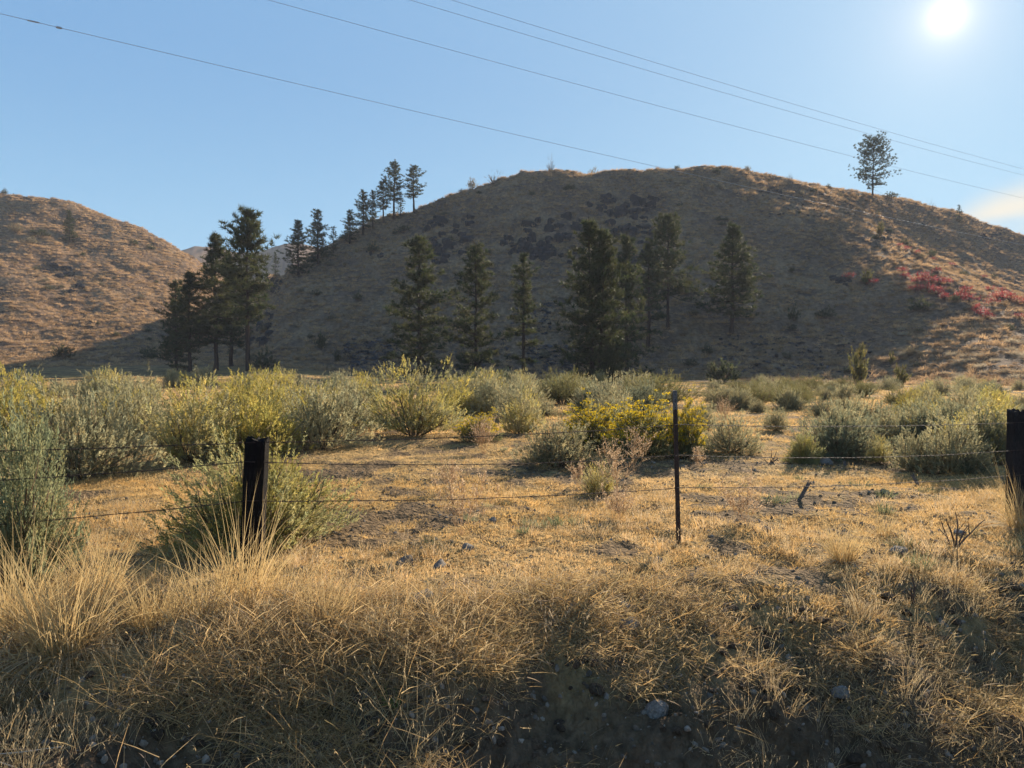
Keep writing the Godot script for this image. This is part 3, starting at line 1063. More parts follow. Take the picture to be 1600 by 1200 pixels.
# ------------------------------------------------------------------ sagebrush
func build_sage() -> void:
	var grey_a := Color(0.25, 0.235, 0.135)
	var grey_b := Color(0.39, 0.345, 0.19)
	var yel_a := Color(0.32, 0.275, 0.075)
	var yel_b := Color(0.45, 0.37, 0.10)
	var ol_a := Color(0.145, 0.135, 0.055)
	var ol_b := Color(0.20, 0.18, 0.075)
	var none := Color(0, 0, 0, 0)
	var K := {
		"grey": [make_sage(1.3, 1.7, 15, 1409, 1.15, 0.15, 0.21, grey_a, grey_b), make_sage(1.3, 1.8, 14, 1409, 1.2, 0.16, 0.17, grey_a, grey_b)],
		"yellow": [make_sage(1.2, 1.6, 14, 1331, 1.2, 0.15, 0.20, yel_a, yel_b), make_sage(1.2, 1.6, 13, 1252, 1.1, 0.16, 0.24, yel_b, grey_b)],
		"fan": [make_sage(1.35, 2.2, 18, 1722, 1.05, 0.17, 0.24, grey_a, yel_b)],
		"dark": [make_sage(1.2, 1.9, 15, 1331, 1.15, 0.15, 0.28, Color(0.16, 0.17, 0.105), Color(0.22, 0.215, 0.125))],
		"olive": [make_sage(1.2, 2.2, 20, 1409, 0.95, 0.20, 0.42, ol_a, ol_b, none, 0.07, 0.012)],
		"rabbit": [make_sage(0.95, 1.3, 16, 1174, 1.2, 0.12, 0.35, Color(0.16, 0.17, 0.085), Color(0.24, 0.23, 0.11), Color(0.55, 0.39, 0.02)), make_sage(0.95, 1.2, 15, 1096, 1.15, 0.12, 0.35, Color(0.16, 0.17, 0.085), Color(0.24, 0.23, 0.11), Color(0.55, 0.39, 0.02))],
		"round": [make_sage(0.7, 1.1, 20, 1252, 1.15, 0.10, 0.35, Color(0.24, 0.21, 0.12), Color(0.32, 0.28, 0.15), none, 0.055, 0.011)],
		"front": [make_sage(0.8, 1.4, 22, 2544, 1.25, 0.12, 0.17, yel_a, Color(0.33, 0.31, 0.15), none, 0.04, 0.011), make_sage(1.15, 1.2, 16, 2035, 1.1, 0.12, 0.32, Color(0.20, 0.215, 0.115), Color(0.28, 0.275, 0.14), none, 0.04, 0.011)],
	}
	var size := {"grey": [1.3, 1.7], "yellow": [1.2, 1.6], "fan": [1.35, 2.2], "dark": [1.2, 1.9], "olive": [1.2, 2.2], "rabbit": [0.95, 1.3], "round": [0.7, 1.1], "front": [0.8, 1.4]}
	# [kind, variant, column, base line, top line, width in columns, label]
	var list := [
		["grey", 0, 120, 745, 576, 215, "big grey-green sagebrush with a fan of bare lower branches, left of the wooden post"],
		["yellow", 0, 12, 690, 580, 120, "yellowish sagebrush at the left edge behind the big grey-green one"],
		["grey", 1, 205, 700, 575, 120, "grey sagebrush just right of and behind the big one"],
		["yellow", 1, 300, 722, 600, 160, "yellow-tipped sagebrush with dark shade under it, left of the wooden post"],
		["yellow", 0, 395, 712, 590, 150, "yellow-green sagebrush rising behind the top of the wooden post"],
		["grey", 0, 500, 700, 584, 150, "greyish sagebrush right of the wooden post with open twigs at its foot"],
		["fan", 0, 648, 680, 572, 190, "wide fan-shaped sagebrush at the edge of the open grass, centre left"],
		["grey", 1, 552, 672, 580, 110, "tall grey sagebrush filling the gap left of the fan-shaped one"],
		["front", 0, 402, 848, 690, 268, "low yellow-green sagebrush sprawling behind the wooden post"],
		["front", 1, 28, 925, 625, 190, "large grey-green sagebrush cut off by the left edge, nearest to the viewer"],
		["rabbit", 0, 748, 690, 642, 74, "small rabbitbrush with yellow flowers right of the fan-shaped sagebrush"],
		["yellow", 1, 815, 678, 610, 78, "small yellow-green sagebrush left of the round grey bush"],
		["round", 0, 872, 728, 658, 116, "round grey bush in front of the flowering rabbitbrush"],
		["rabbit", 1, 925, 704, 632, 100, "flowering rabbitbrush directly behind the round grey bush"],
		["rabbit", 0, 1008, 712, 615, 140, "largest rabbitbrush, topped with yellow flowers, left of the metal post"],
		["rabbit", 1, 1074, 716, 632, 62, "rabbitbrush with yellow flowers seen right behind the metal post"],
		["grey", 0, 955, 668, 605, 80, "greyish sagebrush behind the flowering rabbitbrush, to its left"],
		["olive", 0, 880, 632, 577, 118, "broad olive shrub with upright twigs below the biggest pine"],
		["olive", 0, 1030, 636, 578, 140, "broad olive shrub with upright twigs behind the metal post"],
		["round", 0, 1132, 638, 604, 62, "olive rounded mound just right of the metal post's top"],
		["olive", 0, 1178, 636, 598, 66, "first small olive shrub right of the rounded mound"],
		["olive", 0, 1236, 638, 597, 80, "second small olive shrub right of the rounded mound"],
		["grey", 1, 1142, 708, 640, 100, "pale sagebrush right of the metal post beyond the wire"],
		["grey", 0, 1213, 674, 634, 48, "little sagebrush alone on the grass, right of centre"],
		["dark", 0, 1318, 716, 636, 158, "dark dense sagebrush in the middle of the right-hand field"],
		["front", 0, 1258, 726, 672, 56, "small pale sagebrush before the left end of the dark dense one"],
		["yellow", 1, 1374, 726, 684, 42, "small yellowish sagebrush before the right end of the dark dense one"],
		["grey", 0, 1432, 735, 660, 80, "grey sagebrush at the left end of the right-hand clump"],
		["grey", 1, 1486, 738, 636, 110, "silver-grey sagebrush in the middle of the right-hand clump"],
		["dark", 0, 1548, 726, 636, 110, "darker sagebrush at the right end of the right-hand clump, by the right post"],
		["dark", 0, 1520, 742, 695, 60, "low dark sagebrush in front of the right-hand clump"],
		["yellow", 0, 1420, 650, 610, 44, "small yellow-green bush behind the right-hand clump, to its left"],
		["yellow", 1, 1456, 652, 602, 56, "tall yellow-green bush behind the right-hand clump"],
		["grey", 1, 1510, 658, 600, 70, "grey-green bush behind the right-hand clump near the hill foot"],
		["yellow", 0, 1560, 660, 612, 70, "yellow-green bush behind the right-hand post"],
		["grey", 0, 1588, 690, 622, 80, "grey sagebrush at the right edge behind the wooden post"],
		["yellow", 1, 936, 768, 718, 62, "small yellow-green bush standing alone on the open grass"],
		["front", 0, 1040, 668, 640, 60, "low grey bush under the flowering rabbitbrush's right end"],
		["grey", 0, 1095, 672, 622, 60, "pale sagebrush between the flowering rabbitbrush and the rounded mound"],
	]
	for s in list:
		var D := field_depth(s[3])
		var at := spot(s[2], D)
		var o := thing("sagebrush" if s[0] != "rabbit" and s[0] != "olive" else ("rabbitbrush" if s[0] == "rabbit" else "olive_shrub"), s[6], "shrub", at, rf(0, TAU), "shrubs on the dry field")
		var src: Array = K[s[0]][s[1]]
		var hh: float = (s[3] - s[4]) * D / F
		var ww: float = s[5] * D / F
		var sz: Array = size[s[0]]
		if s[0] == "front" and s[1] == 1: sz = [1.15, 1.2]
		o.scale = Vector3(ww / sz[1], hh / sz[0] * 0.92, ww / sz[1])
		part("stems", src[0], M.bark, o)
		part("foliage", src[1], M.leaf, o)
		if src.size() > 2: part("flowers", src[2], M.leaf, o)
	# the crowded bands behind
	var bands := [
		[11, -20, 330, 12.5, 20.0, "those behind the big left sagebrush", ["grey", "yellow", "yellow", "grey"]],
		[11, 300, 620, 14.5, 24.0, "those crowded behind the wooden post", ["yellow", "grey", "yellow", "fan"]],
		[26, -20, 640, 22.0, 46.0, "the far band below the left grove", ["grey", "yellow", "grey", "dark"]],
		[24, 620, 1000, 30.0, 52.0, "the far bushes below the pine row", ["grey", "dark", "yellow", "round"]],
		[10, 680, 870, 20.0, 30.0, "those left of the broad olive shrub", ["grey", "yellow"]],
		[40, 1080, 1430, 20.0, 50.0, "the far bushes along the right hill foot", ["round", "grey", "dark", "olive"]],
		[16, 700, 1090, 18.0, 30.0, "those scattered behind the flowering rabbitbrush", ["grey", "round", "dark", "grey"]],
		[12, 1395, 1580, 10.2, 13.5, "those packed in the right-hand clump", ["grey", "dark", "grey", "yellow"]],
		[7, 1270, 1400, 11.5, 15.0, "those round the dark dense sagebrush", ["dark", "grey", "grey"]],
		[22, 1400, 1640, 14.0, 44.0, "those crowded behind the right-hand clump", ["grey", "dark", "yellow", "grey"]],
	]
	for b in bands:
		var pxs := []
		for i in b[0]:
			pxs.append(lerpf(lerpf(b[1], b[2], (i + rf(0.0, 1.0)) / b[0]), rf(b[1], b[2]), 0.35))
		pxs.sort()
		for i in b[0]:
			var px: float = pxs[i]
			var D := sqrt(rf(b[3] * b[3], b[4] * b[4]))
			var kinds: Array = b[6]
			var kk: String = kinds[i % kinds.size()]
			var src: Array = K[kk][rng.randi_range(0, K[kk].size() - 1)]
			var looks := {"grey": "grey-green", "yellow": "yellowish", "fan": "pale wide", "dark": "dark", "olive": "olive", "round": "tan rounded"}
			var o := thing("sagebrush" if kk != "olive" else "olive_shrub", "%s bush, %s from the left among %s" % [looks[kk], ordinal(i + 1), b[5]], "shrub", spot(px, D), rf(0, TAU), b[5])
			var k: float = rf(0.55, 0.95) * (0.75 if b[1] > 1000 else 1.0)
			o.scale = Vector3(k * rf(0.85, 1.3), k, k * rf(0.85, 1.3))
			o.rotation.x = rf(-0.1, 0.1)
			o.rotation.z = rf(-0.1, 0.1)
			part("stems", src[0], M.bark, o)
			part("foliage", src[1], M.leaf, o)

# ------------------------------------------------------------------ grass
func build_grass() -> void:
	var gold_a := Color(0.58, 0.39, 0.15)
	var gold_b := Color(0.68, 0.50, 0.24)
	var pale := Color(0.56, 0.45, 0.28)
	# short dry grass of the field
	var short := []
	for i in 5:
		short.append(make_tuft(46, 0.11, 0.02, 0.06, 1.3, 1.0, 0.005, 2, gold_a, gold_b, 0.06))
	var tall := []
	for i in 4:
		tall.append(make_tuft(26, 0.07, 0.08, 0.20, 0.6, 1.0, 0.0045, 4, gold_a, pale, 0.5))
	var far_ := []
	for i in 3:
		far_.append(make_tuft(46, 0.22, 0.04, 0.11, 0.9, 1.0, 0.016, 2, gold_a, gold_b))
	var P := []
	var T := []
	for i in 12:
		P.append([])
		T.append([])
	var zones := [[17000, 4.0, 9.0, 0], [14000, 8.5, 16.0, 0], [1000, 3.7, 8.0, 5], [12000, 14.0, 32.0, 9], [12000, 28.0, 62.0, 9]]
	for z in zones:
		for i in z[0]:
			var D := sqrt(rf(z[1] * z[1], z[2] * z[2]))
			var x := D * rf(-0.80, 0.80)
			if D < edge(x) - 0.15: continue
			if z[1] > 20.0 and foot(x, -D) > 3.0: continue
			var s := soil_share(x, -D)
			if rf(0, 1) < s * 0.93: continue
			var k := rf(0.6, 1.3) * (1.0 - 0.35 * s)
			if z[3] == 5:
				k *= rf(0.5, 1.0)
				if n_patch.get_noise_2d(x * 9.0 + 300.0, D * 9.0) < -0.02 and D > edge(x) + 0.8: continue
			var slot: int = z[3] + (i % (5 if z[3] == 0 else (4 if z[3] == 5 else 3)))
			var at := ground_at(x, -D)
			if at.y < -0.5 and D < 6: continue
			P[slot].append(Transform3D(Basis(Vector3.UP, rf(0, TAU)).scaled(Vector3(k, k, k)), at))
			var g := rf(0.75, 1.12)
			var w := clampf(0.5 + n_patch.get_noise_2d(x * 3.0, D * 3.0 + 77.0) * 1.4, 0.0, 1.0)
			T[slot].append(Color(g * lerpf(1.0, 1.05, w), g * lerpf(0.93, 1.03, w), g * lerpf(0.85, 1.12, w)))
	for i in 12:
		scatter("field_grass", short[i] if i < 5 else (tall[i - 5] if i < 9 else far_[i - 9]), M.straw, P[i], T[i], "short golden dry grass over the open field", "grass")
	# dead straw hanging over the cut bank
	var th := []
	for i in 6:
		th.append(make_thatch(48, Color(0.45, 0.30, 0.135), Color(0.55, 0.41, 0.22), 0.14 if i < 4 else 0.34))
	P = []
	T = []
	for i in 6:
		P.append([])
		T.append([])
	for i in 9500:
		var x := rf(-4.2, 4.6)
		var e := edge(x)
		var D := e - rf(-0.5, 2.1)
		if D < 2.5: continue
		var into := e - D
		var right := smoothstep(-0.8, 1.2, x)
		var cover := 1.0 - smoothstep(0.4, 1.1, into) * lerpf(0.1, 0.7, right)
		var pn := n_patch.get_noise_2d(x * 11.0, D * 11.0 + 500.0) + 0.5 * n_patch.get_noise_2d(x * 30.0, D * 30.0 + 200.0)
		if rf(0, 1) > cover * clampf(lerpf(0.22, -0.25, right) + 4.0 * pn, 0.02, 1.0): continue
		var k := rf(0.6, 1.15)
		var q := i % 6
		if q > 3 and rf(0, 1) < smoothstep(-1.4, 0.4, x): q -= 4
		P[q].append(Transform3D(Basis(Vector3.UP, rf(-0.9, 0.9)).scaled(Vector3(k, k, k)), ground_at(x, -D)))
		var g := rf(0.7, 1.1)
		T[q].append(Color(g, g * 0.98, g * rf(0.85, 1.0)))
	for i in 6:
		scatter("bank_grass", th[i], M.straw, P[i], T[i], "tangled dead straw hanging down the cut bank in front", "grass")
	# upright seeded stalks on the bank
	var stalks := []
	for i in 3:
		stalks.append(make_tuft(12, 0.10, 0.15, 0.42, 0.8, 1.3, 0.0045, 5, Color(0.50, 0.36, 0.18), Color(0.58, 0.45, 0.26), 1.0))
	var sp := [[], [], []]
	var stn := [[], [], []]
	for i in 1100:
		var x := rf(-4.0, 4.4)
		var D := edge(x) - rf(-0.4, 1.6)
		if D < 2.6 or n_patch.get_noise_2d(x * 11.0 + 90.0, D * 11.0) < -0.02: continue
		var k := rf(0.4, 0.95) * lerpf(1.0, 0.7, smoothstep(-0.5, 1.0, x))
		sp[i % 3].append(Transform3D(Basis(Vector3.UP, rf(0, TAU)).scaled(Vector3(k, k, k)), ground_at(x, -D)))
		var g := rf(0.75, 1.1)
		stn[i % 3].append(Color(g, g, g))
	for i in 3:
		scatter("seeded_grass", stalks[i], M.straw, sp[i], stn[i], "thin dry stalks with seed heads on the cut bank", "grass")
	# tall bunchgrass clumps, each a thing
	var clumps := [
		[95, 3.75, 0.62, 0.30, 300, "tall arching golden bunchgrass clump at the left edge of the bank"],
		[18, 3.9, 0.60, 0.25, 190, "tall golden grass clump against the left edge of the picture"],
		[236, 3.95, 0.36, 0.20, 220, "shorter orange bunchgrass between the left clump and the wooden post"],
		[378, 4.2, 0.66, 0.26, 170, "tallest golden bunchgrass clump at the foot of the wooden post"],
		[318, 4.05, 0.46, 0.24, 140, "pale leaning bunchgrass just left of the clump at the wooden post"],
		[505, 4.05, 0.38, 0.20, 200, "orange bunchgrass on the bank edge right of the wooden post"],
		[1320, 5.25, 0.36, 0.13, 260, "upright golden bunchgrass tuft on the mound right of the metal post"],
		[1385, 5.95, 0.30, 0.08, 110, "narrow grass tuft just right of and behind the mound tuft"],
		[1604, 6.0, 0.60, 0.22, 240, "tall arching grass in front of the right-hand post"],
		[150, 4.3, 0.50, 0.22, 180, "loose golden grass behind the left bunchgrass clump"],
		[440, 4.3, 0.36, 0.20, 90, "fine golden grass leaning right at the wooden post"],
		[1030, 5.2, 0.16, 0.14, 120, "low dry grass tuft left of the metal post's foot"],
	]
	for c in clumps:
		var b := MB.new()
		var h: float = c[2]
		for i in c[4]:
			var a := rf(0, TAU)
			var q: float = c[3] * 0.45 * sqrt(rf(0, 1))
			var p := Vector3(cos(a) * q, -0.04, sin(a) * q)
			var d := (rdir(0.5) + Vector3(cos(a), 0, sin(a)) * 0.25).normalized()
			var L := h * (rf(0.75, 1.3) if i % 3 == 0 else rf(0.3, 0.85))
			var col := tone(Color(0.50, 0.315, 0.11).lerp(Color(0.56, 0.40, 0.18), clampf(L / h - 0.2, 0, 1)), 0.18)
			b.blade(p, d, L, rf(0.0025, 0.005), rf(0.25, 1.6), 8, col, tone(Color(0.58, 0.43, 0.21), 0.1))
		# old straw fallen outwards round the foot
		for i in int(c[4] * 0.35):
			var a := rf(0, TAU)
			var d := Vector3(cos(a), rf(0.1, 0.5), sin(a) + 0.4).normalized()
			b.blade(Vector3(cos(a), 0, sin(a)) * (c[3] * 0.3), d, h * rf(0.4, 0.8), 0.005, rf(0.8, 1.8), 6, tone(Color(0.42, 0.33, 0.2), 0.2), tone(Color(0.5, 0.42, 0.28), 0.2))
		single("bunchgrass", b.mesh(), M.straw, c[5], "grass clump", spot(c[0], c[1]), "bunchgrass clumps along the bank")

# ------------------------------------------------------------------ fence
func box_post(w: float, d: float, h: float, col: Color, jag: float, seed_: int) -> ArrayMesh:
	# a rough timber: many thin vertical facets with split, uneven top
	var r := RandomNumberGenerator.new()
	r.seed = seed_
	var ring := []
	var per := 9
	for side in 4:
		for k in per:
			var t := float(k) / per * 2.0 - 1.0
			var p := Vector2.ZERO
			match side:
				0: p = Vector2(t * w * 0.5, d * 0.5)
				1: p = Vector2(w * 0.5, -t * d * 0.5)
				2: p = Vector2(-t * w * 0.5, -d * 0.5)
				3: p = Vector2(-w * 0.5, t * d * 0.5)
			if k == 0: p *= 0.95
			else: p *= 1.0 - (0.05 if r.randf() < 0.3 else 0.0) - r.randf() * 0.015
			ring.append(p)
	var b := MB.new()
	var rows := 14
	var n := ring.size()
	var tops := []
	for k in n:
		tops.append(h - r.randf() * jag)
	var at := func(i: int, k: int) -> Vector3:
		var t := float(i) / rows
		var q: Vector2 = ring[k % n] * (1.0 + 0.02 * n_mid.get_noise_2d(t * 90.0, seed_ * 7.0))
		return Vector3(q.x, lerpf(-0.35, tops[k % n], t), q.y)
	for i in rows:
		for k in n:
			b.quad(at.call(i, k), at.call(i + 1, k), at.call(i + 1, k + 1), at.call(i, k + 1), tone(col, 0.15))
	for k in n:
		b.tri(Vector3(0, h - jag * 0.6, 0), at.call(rows, k + 1), at.call(rows, k), tone(col, 0.2))
	return b.mesh()

func build_fence() -> void:
	var lp := ground_at(-1.71, -4.8)
	var rp := ground_at(4.70, -6.8)
	var tp := ground_at(1.31, -5.75)
	var o := thing("fence_post", "weathered black square timber post with ragged top, standing in tall grass", "fence post", lp, 0.12, "fence posts")
	o.rotation.z = -0.05
	part("timber", box_post(0.135, 0.14, 0.93 - lp.y, Color(0.030, 0.025, 0.022), 0.03, 4), M.wood, o)
	o = thing("fence_post", "dark timber post with split top cut off by the right edge", "fence post", rp, -0.2, "fence posts")
	part("timber", box_post(0.17, 0.15, 1.0 - rp.y, Color(0.060, 0.055, 0.055), 0.06, 9), M.wood, o)
	# steel T-post
	o = thing("metal_fence_post", "thin rusty steel post between the two timber posts", "fence post", tp, 0.3, "fence posts")
	o.rotation.z = 0.035
	var b := MB.new()
	var h := 1.20 - tp.y
	var prof := [[-0.018, 0.004, 0.018, -0.003], [-0.004, -0.003, 0.004, -0.030]]
	for q in prof:
		for f in 1:
			var xs := [q[0], q[2]]
			var zs := [q[1], q[3]]
			var c := Color(0.085, 0.045, 0.03)
			var rows := 10
			for i in rows:
				var y0 := lerpf(-0.3, h, float(i) / rows)
				var y1 := lerpf(-0.3, h, float(i + 1) / rows)
				var cc := c if i < rows - 1 else Color(0.22, 0.21, 0.195)
				b.quad(Vector3(xs[0], y0, zs[0]), Vector3(xs[0], y1, zs[0]), Vector3(xs[1], y1, zs[0]), Vector3(xs[1], y0, zs[0]), cc)
				b.quad(Vector3(xs[0], y0, zs[1]), Vector3(xs[1], y0, zs[1]), Vector3(xs[1], y1, zs[1]), Vector3(xs[0], y1, zs[1]), cc)
				b.quad(Vector3(xs[0], y0, zs[0]), Vector3(xs[0], y0, zs[1]), Vector3(xs[0], y1, zs[1]), Vector3(xs[0], y1, zs[0]), cc)
				b.quad(Vector3(xs[1], y0, zs[0]), Vector3(xs[1], y1, zs[0]), Vector3(xs[1], y1, zs[1]), Vector3(xs[1], y0, zs[1]), cc)
			b.quad(Vector3(xs[0], h, zs[0]), Vector3(xs[1], h, zs[0]), Vector3(xs[1], h, zs[1]), Vector3(xs[0], h, zs[1]), Color(0.22, 0.21, 0.195))
	part("shaft", b.mesh(), M.rust, o)
	var st := MB.new()   # studs along the face
	for i in 18:
		var y := 0.1 + i * 0.06
		for s in [[-0.005, 0.004], [0.005, 0.004]]:
			st.tri(Vector3(-0.006, y, 0.0045), Vector3(0.0, y + 0.012, 0.009), Vector3(0.006, y, 0.0045), Color(0.05, 0.03, 0.025))
			st.tri(Vector3(-0.006, y + 0.024, 0.0045), Vector3(0.0, y + 0.012, 0.009), Vector3(0.006, y + 0.024, 0.0045), Color(0.07, 0.04, 0.03))
			break
	part("studs", st.mesh(), M.rust, o)
	# three strands: heights at the far left, the left post, the steel post and the right post
	var xs := [-4.6, -1.71, 1.31, 4.70, 7.5]
	var ds := [3.95, 4.72, 5.70, 6.72, 7.6]
	var ys := [[0.93, 0.90, 0.935, 0.875, 0.87], [0.74, 0.778, 0.70, 0.625, 0.62], [0.44, 0.525, 0.445, 0.395, 0.39]]
	var labs := ["top strand of barbed wire on the fence", "middle strand of barbed wire on the fence", "bottom strand of barbed wire on the fence"]
	for k in 3:
		var wire := thing("barbed_wire", labs[k], "wire", Vector3.ZERO, 0.0, "strands of the wire fence")
		var mb := MB.new()
		var barbs := MB.new()
		var line := []
		for s in 4:
			var a := Vector3(xs[s], ys[k][s], -ds[s])
			var e := Vector3(xs[s + 1], ys[k][s + 1], -ds[s + 1])
			var cnt := 90
			for i in cnt + (1 if s == 3 else 0):
				var t := float(i) / cnt
				var p := a.lerp(e, t)
				p.y -= 0.035 * 4.0 * t * (1.0 - t) * [0.7, 1.3, 1.0][k]
				p.y += 0.004 * n_mid.get_noise_2d(p.x * 30.0, k * 40.0)
				line.append(p)
		for strand in 2:
			var pts := PackedVector3Array()
			var rad := PackedFloat32Array()
			for i in line.size():
				var ang := i * 1.1 + strand * PI
				pts.append(line[i] + Vector3(0, cos(ang), sin(ang)) * 0.0024)
				rad.append(0.0016)
			mb.tube(pts, rad, 4, Color(0.075, 0.045, 0.035))
		for i in range(1, line.size() - 1, 4):
			var p: Vector3 = line[i]
			for q in 4:
				var d := Vector3(rf(-0.5, 0.5), rf(-1, 1), rf(-1, 1)).normalized()
				limb(barbs, p, d, 0.016, 0.0018, 0.0006, Vector3.ZERO, 1, 3, Color(0.06, 0.04, 0.03), 0.0)
		part("strand", mb.mesh(), M.rust, wire)
		var bp := part("barbs", barbs.mesh(), M.rust, wire)
		bp.set_meta("kind", "stuff")

# ------------------------------------------------------------------ power lines
func build_lines() -> void:
	# image column and line at both ends, distances there
	var spec := [
		[-80.0, 7.0, 46.0, 1750.0, 412.0, 150.0, "lowest power line, crossing the sky and then the hill", 0.018],
		[360.0, -10.0, 56.0, 1750.0, 345.0, 165.0, "second lowest power line, passing behind the lone round pine's crown", 0.018],
		[560.0, -17.0, 62.0, 1750.0, 313.0, 170.0, "third power line, lower of the upper pair", 0.018],
		[630.0, -16.0, 64.0, 1750.0, 305.0, 174.0, "topmost power line, upper of the upper pair", 0.018],
	]
	for s in spec:
		var a := Vector3((s[0] - 800.0) / F * s[2], EYE + (570.0 - s[1]) * s[2] / F, -s[2])
		var e := Vector3((s[3] - 800.0) / F * s[5], EYE + (570.0 - s[4]) * s[5] / F, -s[5])
		var root := thing("power_line", s[6], "power line", Vector3.ZERO, 0.0, "power lines overhead")
		var pts := PackedVector3Array()
		var rad := PackedFloat32Array()
		for i in 61:
			var t := lerpf(-0.15, 1.1, i / 60.0)
			var p := a.lerp(e, t)
			p.y -= 0.9 * 4.0 * t * (1.0 - t)
			pts.append(p)
			rad.append(s[7])
		var mb := MB.new()
		mb.tube(pts, rad, 6, Color.WHITE)
		part("conductor", mb.mesh(), M.cable, root)
		if s[1] == 7.0:
			for q in [[57.0, 0.10, 0.7], [100.0, 0.16, 0.35]]:
				# where the cable runs past that column
				var best := pts[0]
				for i in 400:
					var t := lerpf(0.0, 0.5, i / 400.0)
					var p := a.lerp(e, t)
					p.y -= 0.9 * 4.0 * t * (1.0 - t)
					if 800.0 + F * p.x / -p.z > q[0]:
						best = p
						break
				var c := MB.new()
				var d := (e - a).normalized()
				c.tube(PackedVector3Array([best - d * q[2] * 0.5, best - d * q[2] * 0.4, best + d * q[2] * 0.4, best + d * q[2] * 0.5]), PackedFloat32Array([0.02, q[1] * 0.5, q[1] * 0.5, 0.02]), 8, Color.WHITE)
				part("clamp", c.mesh(), M.cable, root)

